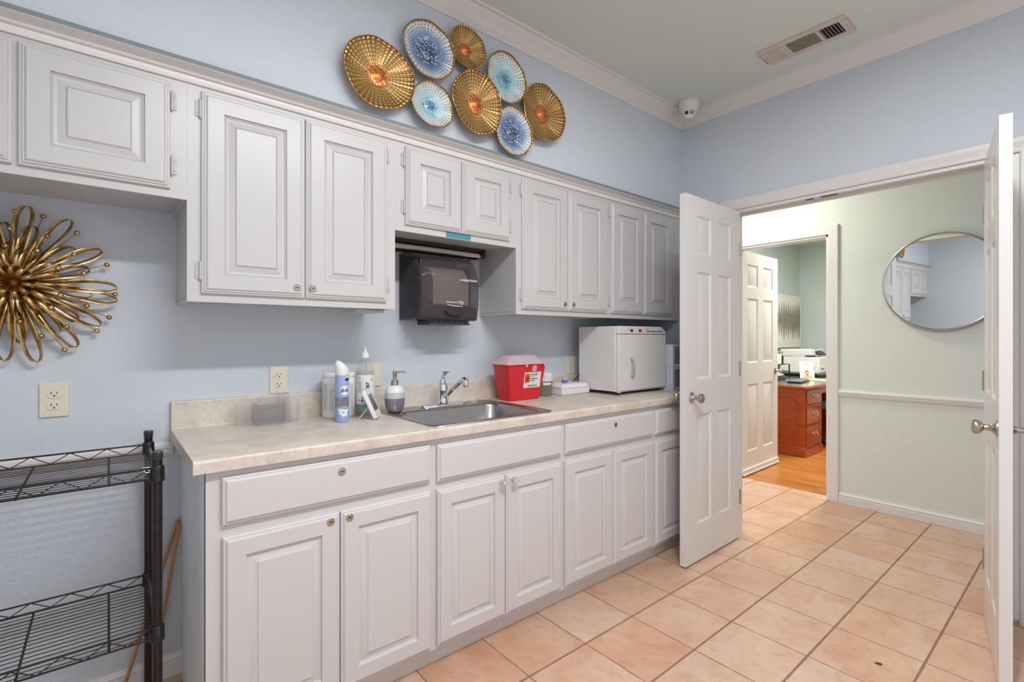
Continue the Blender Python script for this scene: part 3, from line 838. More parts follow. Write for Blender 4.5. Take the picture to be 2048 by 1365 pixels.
# air freshener can
cx, cy, r = -2.899, -0.250, 0.0272
M_CANBLUE = simple('pale_blue_can', srgb(150, 172, 216), 0.28)
M_CANGREY = simple('grey_band', srgb(140, 140, 146), 0.35)
o = thing('spray_can', 'pale blue air freshener spray can with a white slanted cap', 'spray can', (cx, cy, CT))
m = MB(); m.lathe([(0.0235, 0), (0.026, 0.001), (0.0272, 0.004), (0.0272, 0.184), (0.0262, 0.188)], (cx, cy, CT), n=36)
obj('can', m, M_CANBLUE, o)
a0 = face_az(cx, cy)
rt = Vector((-math.sin(a0), math.cos(a0), 0))      # to the right seen from the viewer
m = MB()
prev = None; n = 36
prof = [(0.0262, 0.188), (0.0272, 0.190), (0.0272, 0.206), (0.0265, 0.218), (0.0235, 0.230), (0.0175, 0.239), (0.009, 0.244), (0.002, 0.2455)]
for rr, hh in prof:
    ring = []
    for k in range(n):
        a = 2*PI*k/n; v = Vector((math.cos(a), math.sin(a), 0)); e = v.dot(rt)
        tq = max(0, (hh-0.206)/0.041)
        p = Vector((cx, cy, CT+hh)) + v*rr
        p -= rt*0.0085*tq
        p.z -= (e*rr/0.0272)*0.013*tq
        ring.append(m.v(p))
    if prev:
        for k in range(n): m.bm.faces.new((prev[k], prev[(k+1) % n], ring[(k+1) % n], ring[k]))
    prev = ring
m.bm.faces.new(prev)
obj('cap', m, M_WHITEP, o, deg=60)
m = MB(); wrap_patch(m, cx, cy, r+0.0003, a0, -0.042, 0.042, CT+0.062, CT+0.100, 24)
band = obj('grey_band', m, M_CANGREY, o, recalc=False)
# round logo patch, to the right of the middle
def disc_patch(m, cx, cy, r, a0, u, z, R0, n=28, sy=1.0):
    c = m.v((cx+r*math.cos(a0+u/r), cy+r*math.sin(a0+u/r), z)); ring = []
    for k in range(n):
        q = 2*PI*k/n; uu = u+R0*math.cos(q)
        ring.append(m.v((cx+r*math.cos(a0+uu/r), cy+r*math.sin(a0+uu/r), z+R0*sy*math.sin(q))))
    for k in range(n): m.bm.faces.new((c, ring[k], ring[(k+1) % n]))
m = MB(); disc_patch(m, cx, cy, r+0.0004, a0, 0.011, CT+0.128, 0.0205)
logo = obj('logo_disc', m, M_GREYINK, o, recalc=False)
m = MB(); disc_patch(m, cx, cy, r+0.0007, a0, 0.011, CT+0.128, 0.0195)
logo2 = obj('logo_ground', m, M_WHITEP, logo, recalc=False)
F = cyl_map(cx, cy, r+0.0011, a0)
obj('logo_lettering', text_mb('glade', 0.0165, lambda u, v: F(CT+0.128)(u+0.010, v), shear=0.3), M_INK, logo, recalc=False)
mm = text_mb('GOOD', 0.008, lambda u, v: F(CT+0.095)(u+0.012, v), bold=True)
for k, tx in enumerate(('FRESH LINE', 'SOFT AIR', 'COLLECTION')):
    mm = merge(mm, text_mb(tx if k == 1 else tx, 0.0062, lambda u, v, k=k: F(CT+0.0868-k*0.0075)(u+0.010, v)))
bm_print = mm
obj('band_lettering', bm_print, M_INK, band, recalc=False)
M_PETAL = simple('white_petal_print', srgb(232, 234, 222), 0.4)
m = MB()
for k, (u, z, q) in enumerate(((0.004, 0.046, 0.010), (0.012, 0.040, 0.010), (-0.004, 0.038, 0.009), (0.006, 0.031, 0.010), (0.018, 0.049, 0.008), (-0.010, 0.050, 0.007), (0.015, 0.030, 0.007))):
    disc_patch(m, cx, cy, r+0.0004+k*0.00004, a0, u, CT+z, q, 12, 0.8)
fl = obj('flower_print', m, M_PETAL, o, recalc=False)
m = MB(); disc_patch(m, cx, cy, r+0.0009, a0, 0.005, CT+0.040, 0.0032, 10); disc_patch(m, cx, cy, r+0.0009, a0, 0.014, CT+0.055, 0.0045, 10, 0.6)
obj('flower_centre', m, simple('leaf_green_print', srgb(120, 132, 84), 0.5), fl, recalc=False)
m = MB(); wrap_patch(m, cx, cy, r+0.0005, a0, 0.012, 0.030, CT+0.177, CT+0.186, 8)
bd = obj('yellow_badge', m, simple('yellow_badge_print', srgb(214, 206, 60), 0.4), o, recalc=False)
m = MB(); wrap_patch(m, cx, cy, r+0.0005, a0, 0.012, 0.030, CT+0.166, CT+0.1765, 8)
obj('navy_badge', m, simple('navy_badge_print', srgb(40, 50, 96), 0.4), o, recalc=False)

# hand sanitizer bottle
cx, cy, r = -2.752, -0.130, 0.0385
a0 = face_az(cx, cy)
o = thing('sanitizer_bottle', 'tall clear pump bottle of hand sanitizer with a white label', 'bottle', (cx, cy, CT))
m = MB(); m.lathe([(0.034, 0), (0.0375, 0.003), (0.0385, 0.008), (0.0385, 0.183), (0.0372, 0.200), (0.031, 0.222), (0.020, 0.240), (0.0145, 0.247), (0.0140, 0.262)], (cx, cy, CT), n=40)
obj('bottle', m, M_BOTTLE, o)
m = MB(); m.lathe([(0.0345, 0.003), (0.0375, 0.008), (0.0375, 0.196), (0.0001, 0.196)], (cx, cy, CT), n=36)
obj('gel', m, clear('clear_gel', srgb(240, 240, 236), 0.16, 0.05), o)
m = MB(); m.lathe([(0.0165, 0.250), (0.0165, 0.268), (0.014, 0.272), (0.0085, 0.276), (0.0075, 0.282), (0.004, 0.284), (0.0035, 0.300), (0.0001, 0.301)], (cx, cy, CT), n=24)
obj('cap', m, M_WHITEP, o)
m = MB(); wrap_patch(m, cx, cy, r+0.0004, a0, -0.060, 0.060, CT+0.048, CT+0.176, 30)
lab = obj('label_sheet', m, M_PAPER, o, recalc=False)
m = MB(); wrap_patch(m, cx, cy, r+0.0004, a0, -0.060, 0.060, CT+0.036, CT+0.0478, 30)
obj('teal_band', m, simple('teal_print', srgb(90, 182, 190), 0.4), lab, recalc=False)
F = cyl_map(cx, cy, r+0.0009, a0)
mm = text_mb('sanitizer', 0.030, lambda x, y: F(CT+0.045)(0.008-y, x), bold=True, align='LEFT')
obj('label_lettering', mm, M_INK, lab, recalc=False)
m = MB()
for i in range(10):
    z = CT+0.150-i*0.0052; wrap_patch(m, cx, cy, r+0.0008, a0, -0.036, -0.012-random.random()*0.006, z-0.0006, z+0.0008, 5)
obj('label_print', m, M_INK, lab, recalc=False)
m = MB()
for i in range(3):
    z = CT+0.160-i*0.005; wrap_patch(m, cx, cy, r+0.0008, a0, 0.024, 0.036, z-0.0006, z+0.0008, 5)
obj('label_print', m, M_INK, lab, recalc=False)
m = MB()
disc_patch(m, cx, cy, r+0.0009, a0, -0.014, CT+0.066, 0.0045, 14); disc_patch(m, cx, cy, r+0.0009, a0, -0.014, CT+0.078, 0.0045, 3); disc_patch(m, cx, cy, r+0.0009, a0, -0.028, CT+0.067, 0.004, 4)
obj('recycling_mark', m, M_INK, lab, recalc=False)
m = MB(); disc_patch(m, cx, cy, r+0.0009, a0, -0.026, CT+0.163, 0.0035, 6)
obj('drop_mark', m, M_INK, lab, recalc=False)

# small digital clock on a kickstand
o = thing('digital_thermometer', 'small white digital thermometer leaning on its kickstand', 'thermometer', (-2.748, -0.262, CT), rotz=R(55.8))
# local: x along the lower edge, -y the front; leaning back
tilt = R(-24)
M = Matrix.Rotation(tilt, 4, 'X')
def rbox(x0, x1, z0, z1, r, y0, y1, M):
    P = [(p[0], p[1]) for p in rrect(x0, x1, z0, z1, r, 0)]
    m = MB(); m.prism(P, y0, y1, 'XZ', M=M); return m
obj('case', rbox(-0.055, 0.055, 0.0, 0.128, 0.012, -0.006, 0.010, M @ Matrix.Translation((0, 0, 0.004))), M_WHITEP, o, bevel=0.003, local=True)
m = rbox(-0.036, 0.036, 0.036, 0.108, 0.003, -0.0068, -0.0055, M)
obj('display', m, simple('lcd_grey', srgb(104, 102, 98), 0.2), o, local=True)
m = MB(); m.rod((-0.03, 0.028, 0.062), (-0.03, 0.075, 0.002), 0.002); m.box(-0.034, -0.006, 0.0, 0.0015, 0, 0.072, Matrix.Translation((0, 0.075, 0.001)) @ Matrix.Rotation(R(38), 4, 'X'))
obj('kickstand', m, M_WHITEP, o, local=True)

# soap dispenser
cx, cy = -2.630, -0.168
ZS = 0.9195
o = thing('soap_dispenser', 'three-tone grey and white ceramic soap pump bottle by the faucet', 'soap dispenser', (cx, cy, ZS))
m = MB(); m.lathe([(0.030, 0), (0.034, 0.003), (0.0415, 0.022), (0.0450, 0.045), (0.0450, 0.062)], (cx, cy, ZS), n=40)
q = obj('base_glaze', m, M_CERAMG, o); q['label'] = 'dark grey glazed lower part'
m = MB(); m.lathe([(0.0450, 0.062), (0.0445, 0.075), (0.0425, 0.088)], (cx, cy, ZS), n=40, cap=False)
obj('middle_glaze', m, M_CERAML, o)
m = MB(); m.lathe([(0.0425, 0.088), (0.0395, 0.102), (0.034, 0.112), (0.024, 0.118), (0.017, 0.119)], (cx, cy, ZS), n=40)
obj('shoulder', m, M_CERAMW, o)
m = MB(); m.lathe([(0.0165, 0.119), (0.0165, 0.140), (0.014, 0.142), (0.0085, 0.143), (0.008, 0.165), (0.0095, 0.167), (0.0095, 0.183), (0.0001, 0.185)], (cx, cy, ZS), n=28)
m.tube([(cx, cy, ZS+0.178), (cx+0.03, cy-0.022, ZS+0.179), (cx+0.041, cy-0.030, ZS+0.175)], [0.0045, 0.004, 0.0035], 10)
obj('pump', m, M_NICKEL, o)

# red sharps container
o = thing('sharps_container', 'red sharps disposal container with a biohazard label, between sink and tubs', 'sharps container', (-1.885, -0.15, CT))
def taper(z, o_=0):  # rectangle at height fraction z
    b = (-1.988, -1.773, -0.205, -0.100); tt = (-2.030, -1.752, -0.238, -0.098)
    k = [b[i]+(tt[i]-b[i])*z for i in range(4)]
    return rrect(k[0]-o_, k[1]+o_, k[2]-o_, k[3]+o_, 0.016, CT+0.002+0.194*z, 4)
t_ = NT('red_polypropylene'); nn = t_.noise(t_.coord(), 14, 3)
M_RED = t_.set(t_.mix(nn.outputs[0], srgb(206, 22, 34), srgb(222, 44, 54)), 0.3, spec=0.5, **{'Subsurface Weight': 0.0})
m = MB(); V = [[m.v(p) for p in L] for L in (taper(0), taper(0.5), taper(0.96), taper(0.97, 0.004), taper(1.0, 0.004))]
for a, b in zip(V, V[1:]):
    for i in range(len(a)): m.bm.faces.new((a[i], a[(i+1) % len(a)], b[(i+1) % len(a)], b[i]))
m.bm.faces.new(V[-1]); m.bm.faces.new(V[0][::-1])
obj('bin', m, M_RED, o)
m = MB()
zt = CT+0.196
La = rrect(-2.036, -1.746, -0.244, -0.092, 0.018, zt, 4); Lb = rrect(-2.034, -1.748, -0.242, -0.094, 0.018, zt+0.007, 4)
Lc = rrect(-2.018, -1.764, -0.226, -0.108, 0.02, zt+0.009, 4); Ld = rrect(-1.996, -1.790, -0.208, -0.124, 0.02, zt+0.040, 4); Le = rrect(-1.980, -1.806, -0.196, -0.136, 0.018, zt+0.047, 4)
V = [[m.v(p) for p in L] for L in (La, Lb, Lc, Ld, Le)]
for a, b in zip(V, V[1:]):
    for i in range(len(a)): m.bm.faces.new((a[i], a[(i+1) % len(a)], b[(i+1) % len(a)], b[i]))
m.bm.faces.new(V[-1])
for x in (-1.905, -1.772):
    m.box(x-0.006, x+0.006, -0.2465, -0.243, zt-0.014, zt+0.004)
obj('lid', m, M_FROST, o)
# label on the tilted front face
b0 = Vector((-1.988, -0.205, CT+0.002)); t0 = Vector((-1.988, -0.238, CT+0.196))
upv = Vector((0, -0.033, 0.194)).normalized(); rtv = Vector((1, 0, 0)); nrm = rtv.cross(upv)
def on_front(off): return lambda x, h: tuple(Vector((x, -0.205, CT+0.002))+upv*h+nrm*off)
assert nrm.y < 0
def flat(mb, f, x0, x1, h0, h1):
    mb.face([f(x0, h0), f(x1, h0), f(x1, h1), f(x0, h1)]); return mb
f1, f2, f3 = on_front(0.0012), on_front(0.0018), on_front(0.0024)
m = flat(MB(), f1, -1.908, -1.788, 0.066, 0.152)
lab = obj('hazard_label', m, M_PAPER, o, recalc=False)
M_ORANGE = simple('orange_print', srgb(226, 88, 34), 0.45)
m = flat(MB(), f2, -1.903, -1.868, 0.094, 0.143)
obj('biohazard_ground', m, M_ORANGE, lab, recalc=False)
m = MB(); bx, bh = -1.8855, 0.1165
for k in range(3):
    a = PI/2+k*2*PI/3; px, ph = bx+0.0075*math.cos(a), bh+0.0075*math.sin(a)
    A = []; B = []
    for q in range(15):
        b = a+R(35)+R(290)*q/14
        A.append(f3(px+0.0078*math.cos(b), ph+0.0078*math.sin(b))); B.append(f3(px+0.0056*math.cos(b), ph+0.0056*math.sin(b)))
    m.strip(A, B)
A = [f3(bx+0.0088*math.cos(2*PI*q/20), bh+0.0088*math.sin(2*PI*q/20)) for q in range(20)]; B = [f3(bx+0.0072*math.cos(2*PI*q/20), bh+0.0072*math.sin(2*PI*q/20)) for q in range(20)]
m.strip(A, B, True)
mm = text_mb('DANGER', 0.0125, lambda u, v: f2(u-1.864, v+0.137), align='LEFT', bold=True)
m = merge(m, mm)
for i, (h_, w_) in enumerate(((0.126, 0.030), (0.1165, 0.048), (0.114, 0.060), (0.106, 0.032), (0.103, 0.036))): flat(m, f2, -1.864, -1.864+w_, h_-0.0012, h_+0.0006)
for i in range(26):
    x = -1.878+i*0.0026; flat(m, f2, x, x+0.0008+random.random()*0.0010, 0.072, 0.081)
for x in (-1.900, -1.865, -1.835): flat(m, f2, x, x+0.022, 0.1465, 0.148)
obj('label_print', m, M_INK, lab, recalc=False)
m = flat(MB(), f1, -1.856, -1.826, 0.156, 0.190)
obj('clear_latch', m, M_FROST, o, recalc=False)

# tall clear tub with white lids behind it
cx, cy = -1.668, -0.120
o = thing('lidded_tub', 'round clear tub with a stack of white lids, right of the red sharps container', 'tub', (cx, cy, CT))
m = MB(); m.lathe([(0.046, 0), (0.050, 0.004), (0.054, 0.088)], (cx, cy, CT), n=32)
obj('tub', m, M_TUBCLEAR, o)
m = MB()
for k, (z0, z1, rr) in enumerate(((0.088, 0.100, 0.056), (0.101, 0.112, 0.055), (0.113, 0.134, 0.056), (0.134, 0.138, 0.045))): m.lathe([(rr, z0), (rr+0.001, z0+0.002), (rr, z1)], (cx, cy, CT), n=36)
obj('lid', m, M_WHITEP, o)
m = MB(); fz = face_az(cx, cy); wrap_patch(m, cx, cy, 0.0545, fz, -0.002, 0.048, CT+0.066, CT+0.080, 8)
obj('label_sheet', m, M_PAPER, o, recalc=False)
# white wipe case
o = thing('wipe_case', 'white flat plastic wipe case with a hinged lid, left of the towel warmer', 'case', (-1.47, -0.13, CT))
m = MB(); m.box(-1.588, -1.352, -0.198, -0.060, CT, CT+0.040)
obj('tray', m, M_WHITEP, o, bevel=0.007)
m = MB()
L = [rrect(-1.589, -1.351, -0.199, -0.059, 0.02, CT+0.0405, 4), rrect(-1.589, -1.351, -0.199, -0.059, 0.02, CT+0.050, 4), rrect(-1.580, -1.360, -0.190, -0.068, 0.02, CT+0.062, 4), rrect(-1.56, -1.38, -0.17, -0.088, 0.02, CT+0.066, 4)]
V = [[m.v(p) for p in l] for l in L]
for a, b in zip(V, V[1:]):
    for i in range(len(a)): m.bm.faces.new((a[i], a[(i+1) % len(a)], b[(i+1) % len(a)], b[i]))
m.bm.faces.new(V[-1]); m.bm.faces.new(V[0][::-1])
obj('lid', m, M_WHITEP, o)
cx, cy = -1.508, -0.135
o = thing('small_jar', 'tiny violet-banded jar standing on the white wipe case', 'jar', (cx, cy, CT+0.066))
m = MB(); m.lathe([(0.015, 0), (0.0165, 0.002), (0.0165, 0.018)], (cx, cy, CT+0.0662), n=24)
obj('jar', m, simple('violet_jar', srgb(112, 110, 190), 0.3), o)
m = MB(); m.lathe([(0.0168, 0.018), (0.0168, 0.028), (0.013, 0.033), (0.0001, 0.034)], (cx, cy, CT+0.0662), n=24)
obj('lid', m, simple('lilac_lid', srgb(178, 180, 214), 0.3), o)

# towel warmer
X0, X1, Y0, Y1, Z0, Z1 = -1.3415, -0.858, -0.398, -0.095, 0.934, 1.322
o = thing('towel_warmer', 'large white hot towel cabinet with a handle and two red switches', 'towel warmer', ((X0+X1)/2, (Y0+Y1)/2, CT))
m = MB(); m.box(X0, X1, Y0+0.012, Y1, Z0, Z1-0.001); obj('case', m, M_OFFW, o, bevel=0.004)
m = MB(); m.prism([(X0+0.001, Z1-0.046), (X1+0.004, Z1-0.046), (X1+0.004, Z1-0.030), (X1-0.05, Z1), (X0+0.001, Z1)], Y0-0.006, Y0+0.012, 'XZ')
pn = obj('control_panel', m, M_OFFW, o, bevel=0.0015)
m = MB(); m.box(X0+0.004, X1, Y0-0.010, Y0+0.0115, Z0+0.006, Z1-0.050)
dd = obj('door', m, M_OFFW, o, bevel=0.003)
m = MB(); hx = -1.222
m.tube([(hx, Y0-0.010, 1.128), (hx, Y0-0.030, 1.124), (hx, Y0-0.034, 1.112), (hx, Y0-0.034, 1.040), (hx, Y0-0.030, 1.028), (hx, Y0-0.010, 1.024)], [0.009, 0.006, 0.0055, 0.0055, 0.006, 0.009], 10)
hd = obj('handle', m, simple('silver_handle', (0.5, 0.5, 0.49, 1), 0.35, 0.7), dd); hd['label'] = 'silver bar handle'
for k, x in enumerate((-1.212, -1.128)):
    m = MB(); m.box(x-0.013, x+0.013, Y0-0.009, Y0-0.006, Z1-0.034, Z1-0.017)
    sw = obj('switch', m, M_REDSW, pn, bevel=0.001); sw['label'] = 'red rocker switch'
fz_ = lambda u, v: (u-1.075, Y0-0.0063, v+Z1-0.026)
mm = text_mb('TOWEL WARMER & STERILIZER', 0.0125, lambda u, v: (u*1.0-1.070, Y0-0.0066, v+Z1-0.030), align='LEFT', bold=True)
mm = merge(mm, text_mb('HOT', 0.008, lambda u, v: (u-1.245, Y0-0.0066, v+Z1-0.022))); mm = merge(mm, text_mb('UV', 0.008, lambda u, v: (u-1.100, Y0-0.0066, v+Z1-0.022)))
mm = merge(mm, text_mb('SARTEX', 0.009, lambda u, v: (u-1.070, Y0-0.0066, v+Z1-0.017), align='LEFT'))
obj('panel_lettering', mm, M_INK, pn, recalc=False)
for x, y in ((X0+0.04, Y0+0.03), (X1-0.04, Y0+0.03), (X0+0.04, Y1-0.03), (X1-0.04, Y1-0.03)):
    m = MB(); m.lathe([(0.012, CT), (0.014, Z0)], (x, y, 0), n=16); obj('foot', m, M_BLACKP, o)
m = MB(); m.box(X0+0.002, X1-0.002, Y0-0.003, Y0+0.012, Z0-0.001, Z0+0.006); m.box(X0+0.002, X0+0.02, Y0-0.012, Y0, Z0-0.004, Z0+0.006)
obj('sill', m, M_OFFW, o)
m = MB(); m.tube([(-1.352, -0.11, 1.02), (-1.36, -0.085, 0.995), (-1.358, -0.05, 0.965), (-1.34, -0.06, 0.925), (-1.30, -0.07, 0.920)], 0.0035, 8)
m2 = obj('power_cord', m, M_BLACKP, o)

# stacked clear drawers
X0, X1, Y0, Y1 = -0.852, -0.598, -0.455, -0.130
M_LAV = simple('white_drawer_frame', srgb(212, 214, 232), 0.3)
for k, lb in enumerate(('lower clear-fronted plastic drawer unit beside the towel warmer', 'upper clear-fronted plastic drawer unit stacked beside the towel warmer')):
    zb = CT+k*0.148
    o = thing('drawer_unit', lb, 'storage drawer', ((X0+X1)/2, (Y0+Y1)/2, zb), group='stacked plastic drawer units')
    m = MB(); m.box(X0, X0+0.02, Y0, Y1, zb, zb+0.147); m.box(X1-0.02, X1, Y0, Y1, zb, zb+0.147)
    m.box(X0+0.02, X1-0.02, Y0, Y1, zb, zb+0.012); m.box(X0+0.02, X1-0.02, Y0, Y1, zb+0.135, zb+0.147); m.box(X0+0.02, X1-0.02, Y1-0.004, Y1, zb+0.012, zb+0.135)
    obj('frame', m, M_LAV, o)
    m = MB(); m.box(X0+0.023, X1-0.023, Y0-0.004, Y0+0.002, zb+0.014, zb+0.133)
    dd = obj('drawer', m, M_DRAWER, o)
    m = MB(); c_ = (X0+X1)/2+0.012
    m.tube([(c_-0.05, Y0-0.006, zb+0.020), (c_-0.045, Y0-0.016, zb+0.044), (c_-0.02, Y0-0.018, zb+0.052), (c_+0.02, Y0-0.018, zb+0.052), (c_+0.045, Y0-0.016, zb+0.044), (c_+0.05, Y0-0.006, zb+0.020)], 0.004, 8)
    m.box(X0+0.026, X1-0.026, Y0-0.014, Y0-0.004, zb+0.012, zb+0.020)
    obj('handle', m, M_LAV, dd)

# ------------------------------------------------------------------ on the wall over the worktop
# paper towel dispenser
DX0, DX1, DZ0, DZ1 = -2.530, -2.190, 1.335, 1.669
o = thing('paper_towel_dispenser', 'smoked black paper towel dispenser on the wall above the sink', 'paper towel dispenser', ((DX0+DX1)/2, -0.1, DZ0))
m = MB(); m.box(DX0+0.006, DX1-0.006, -0.016, -0.0008, DZ0+0.01, DZ1-0.01)
obj('back_plate', m, M_BLACKP, o, bevel=0.004)
# cover: bulging shell swept along x, rounded at the top
def cover_profile(s_, inset=0.0):   # s_ 0..1 from top-back over the front to the bottom
    pts = [(-0.012, DZ1), (-0.060, DZ1-0.001), (-0.120, DZ1-0.012), (-0.170, DZ1-0.038), (-0.205, DZ1-0.080), (-0.222, DZ1-0.130), (-0.227, DZ1-0.190), (-0.222, DZ1-0.260), (-0.214, DZ0+0.030), (-0.208, DZ0+0.008), (-0.195, DZ0)]
    return pts
P = cover_profile(0)
cz = (DZ0+DZ1)/2
xsec = [(0.0, 0.90, 0.93), (0.012, 0.965, 0.985), (0.030, 1.0, 1.0), (0.5, 1.03, 1.0), (0.97, 1.0, 1.0), (0.988, 0.965, 0.985), (1.0, 0.90, 0.93)]
xsec = [(0.0, 0.88, 0.95), (0.02, 0.95, 0.985), (0.06, 0.985, 1.0)] + [(0.06+0.88*k/8, 0.985+0.03*math.sin(PI*k/8), 1.0) for k in range(1, 8)] + [(0.94, 0.985, 1.0), (0.98, 0.95, 0.985), (1.0, 0.88, 0.95)]
def cover(off=0.0, a=0.0, b=1.0):
    m = MB(); loops = []
    for t, sy, sz in xsec:
        t = a+(b-a)*t
        loops.append([m.v((DX0+(DX1-DX0)*t, y*sy, cz+(z-cz)*sz)) for y, z in P])
    for A, B in zip(loops, loops[1:]):
        for i in range(len(A)-1): m.bm.faces.new((A[i], A[i+1], B[i+1], B[i]))
    for L in (loops[0], loops[-1]):
        L2 = [v for v in L]; c1 = m.v((L[0].co.x, -0.012, DZ0)); m.bm.faces.new(L2+[c1])
    return m
obj('cover', cover(), M_SMOKE, o, deg=50)
M_SMOKED = simple('dark_grey_plastic', srgb(62, 62, 64), 0.25)
# opaque lower skirt just inside the cover
m = MB(); m.box(DX0+0.012, DX1-0.012, -0.204, -0.014, DZ0+0.004, DZ0+0.066)
obj('lower_skirt', m, M_SMOKED, o, bevel=0.008)
m = MB(); m.box(DX0+0.012, DX0+0.022, -0.198, -0.014, DZ0+0.064, DZ1-0.045); m.box(DX1-0.022, DX1-0.012, -0.150, -0.014, DZ0+0.064, DZ1-0.045)
obj('inner_frame', m, M_BLACKP, o, bevel=0.004)
# paper roll behind the smoked cover
m = MB(); m.lathe([(0.020, 0), (0.094, 0), (0.095, 0.002), (0.095, 0.198), (0.094, 0.200), (0.020, 0.200)], (DX0+0.075, -0.115, DZ1-0.165), axis='X', n=40)
m.box(DX0+0.075, DX0+0.275, -0.207, -0.205, DZ0+0.070, DZ1-0.165)
obj('paper_roll', m, simple('brown_towel_paper', srgb(222, 208, 196), 0.8), o)
m = MB(); m.box(DX0+0.050, DX1-0.045, -0.212, -0.190, DZ0+0.064, DZ0+0.078)
obj('feed_bar', m, simple('blue_grey_bar', srgb(84, 96, 118), 0.3), o, bevel=0.003)
m = MB(); m.box(DX0+0.070, DX1-0.055, -0.196, -0.060, DZ0-0.020, DZ0+0.004)
obj('outlet_tray', m, M_BLACKP, o, bevel=0.004)
m = MB()
for k in range(7): m.box(DX0+0.088+k*0.030, DX0+0.094+k*0.030, -0.199, -0.110, DZ0-0.016, DZ0-0.0005)
m.box(DX0+0.065, DX1-0.050, -0.200, -0.196, DZ0-0.020, DZ0-0.013)
obj('grille', m, M_SMOKED, o)
m = MB(); m.tube([(DX0+0.02, -0.15, DZ0+0.004), (DX0+0.035, -0.17, DZ0-0.008), (DX0+0.06, -0.18, DZ0+0.002)], 0.004, 8)
obj('release_catch', m, M_BLACKP, o)
# lens-shaped lock recess
xc, zc_ = (DX0+DX1)/2+0.010, DZ0+0.040
poly = [(xc+0.047*math.cos(a), zc_+0.006+0.020*math.sin(a)*(1 if math.sin(a) < 0 else 0.15)) for a in [2*PI*k/28 for k in range(28)]]
m = MB(); m.prism(poly, -0.2312, -0.214, 'XZ')
obj('lock_recess', m, simple('bronze_dark', srgb(52, 46, 40), 0.3), o)
YF = -0.2318
mm = text_mb('MARATHON', 0.0150, lambda u, v: (u+DX1-0.116, YF+0.001, v+1.532), align='LEFT', bold=True)
M_WINK = simple('white_ink', srgb(225, 225, 225), 0.5)
m = MB()
for dx, dz in ((-0.0035, 0), (0.0035, 0), (0, 0.0055)): m.face([(DX1-0.126+dx-0.003, YF, 1.528+dz), (DX1-0.126+dx+0.003, YF, 1.528+dz), (DX1-0.126+dx, YF, 1.528+dz+0.005)])
mm = merge(mm, m); mm = merge(mm, text_mb('Always Enhanced', 0.0090, lambda u, v: (u+xc-0.018, YF, v+DZ0+0.088), bold=True))
mm = merge(mm, text_mb('Me', 0.026, lambda u, v: (u+xc+0.032, YF, v+DZ0+0.087), shear=0.4))
m = MB(); A = [(xc-0.045+0.09*k/10, YF, DZ0+0.076-0.004*math.sin(PI*k/10)-0.006*(k/10)) for k in range(11)]; B = [(x, y, z+0.0018+0.0012*math.sin(PI*k/10)) for k, (x, y, z) in enumerate(A)]
m.strip(A, B); mm = merge(mm, m)
obj('lettering', mm, M_WINK, o, recalc=False)

# under-cabinet light fixture in the niche
o = thing('under_cabinet_light', 'slim dark under-cabinet light with a pale tube above the towel dispenser', 'light fixture', (-2.38, -0.08, 1.66))
LX0, LX1 = -2.690, -2.086
m = MB(); m.box(LX0, LX1, -0.120, -0.030, 1.706, 1.7203); m.box(LX0, LX1, -0.033, -0.030, 1.672, 1.706); m.box(LX1-0.014, LX1, -0.118, -0.033, 1.676, 1.706); m.box(LX0, LX0+0.014, -0.118, -0.033, 1.676, 1.706)
obj('housing', m, simple('brown_black_metal', srgb(48, 38, 34), 0.4), o, bevel=0.001)
m = MB(); m.lathe([(0.004, 0), (0.0125, 0.002), (0.0125, 0.573), (0.004, 0.575)], (LX0+0.015, -0.085, 1.690), axis='X', n=20)
obj('tube', m, simple('frosted_tube', srgb(214, 206, 192), 0.25), o)
m = MB()
for x in (LX0+0.0145, LX1-0.0145): m.lathe([(0.0125, -0.010), (0.0145, 0.006)], (x, -0.085, 1.690), axis='X', n=20)
m.box(-2.18, -2.15, -0.045, -0.033, 1.664, 1.674); m.box(-2.14, -2.10, -0.050, -0.033, 1.660, 1.674)
obj('socket', m, M_CHROME, o)
# piece of tape on the short cabinet
m = MB(); m.box(-2.452, -2.318, -0.3180, -0.3172, 1.709, 1.734)
tag(obj('tape_strip', m, M_TAPE), 'blue-green tape strip stuck under the short cabinet doors', 'tape')

# outlets
def outlet(label, cx, cz, blank=False, w=0.072):
    o = thing('wall_outlet' if not blank else 'blank_wall_plate', label, 'outlet' if not blank else 'wall plate', (cx, 0, cz), group='almond wall outlets' if not blank else None)
    m = MB(); P = [(p[0], p[1]) for p in rrect(cx-w/2, cx+w/2, cz-0.057, cz+0.057, 0.005, 0)]
    m.prism(P, -0.0065, -0.0004, 'XZ'); pl = obj('cover_plate', m, M_ALMOND, o, bevel=0.0022)
    if not blank:
        for s_ in (-1, 1):
            zc = cz+s_*0.0195
            P = []
            for k in range(28):
                a = 2*PI*k/28; x, z = 0.0175*math.cos(a), 0.0175*math.sin(a); z = max(-0.0140, min(0.0140, z)); P.append((cx+x, zc+z))
            m = MB(); m.prism(P, -0.0085, -0.006, 'XZ'); r_ = obj('receptacle', m, M_ALMOND, o)
            m = MB(); m.box(cx-0.0080, cx-0.0060, -0.0089, -0.0084, zc-0.001, zc+0.0075); m.box(cx+0.0058, cx+0.0078, -0.0089, -0.0084, zc, zc+0.0070)
            m.lathe([(0.0026, 0), (0.0026, 0.0005)], (cx, -0.0089, zc-0.0065), axis='Y', n=12)
            obj('slots', m, M_DARK, r_)
        m = MB(); m.lathe([(0.0028, 0), (0.0020, 0.0012)], n=12, M=Matrix.Translation((cx, -0.0065, cz)) @ Matrix.Rotation(PI/2, 4, 'X'))
        obj('screw', m, M_ALMOND, o)
outlet('almond duplex outlet on the wall above the wire shelf, below the sunburst', -3.7636, 1.0485)
outlet('almond duplex outlet behind the clear organizer', -3.0752, 1.0530+0.024)
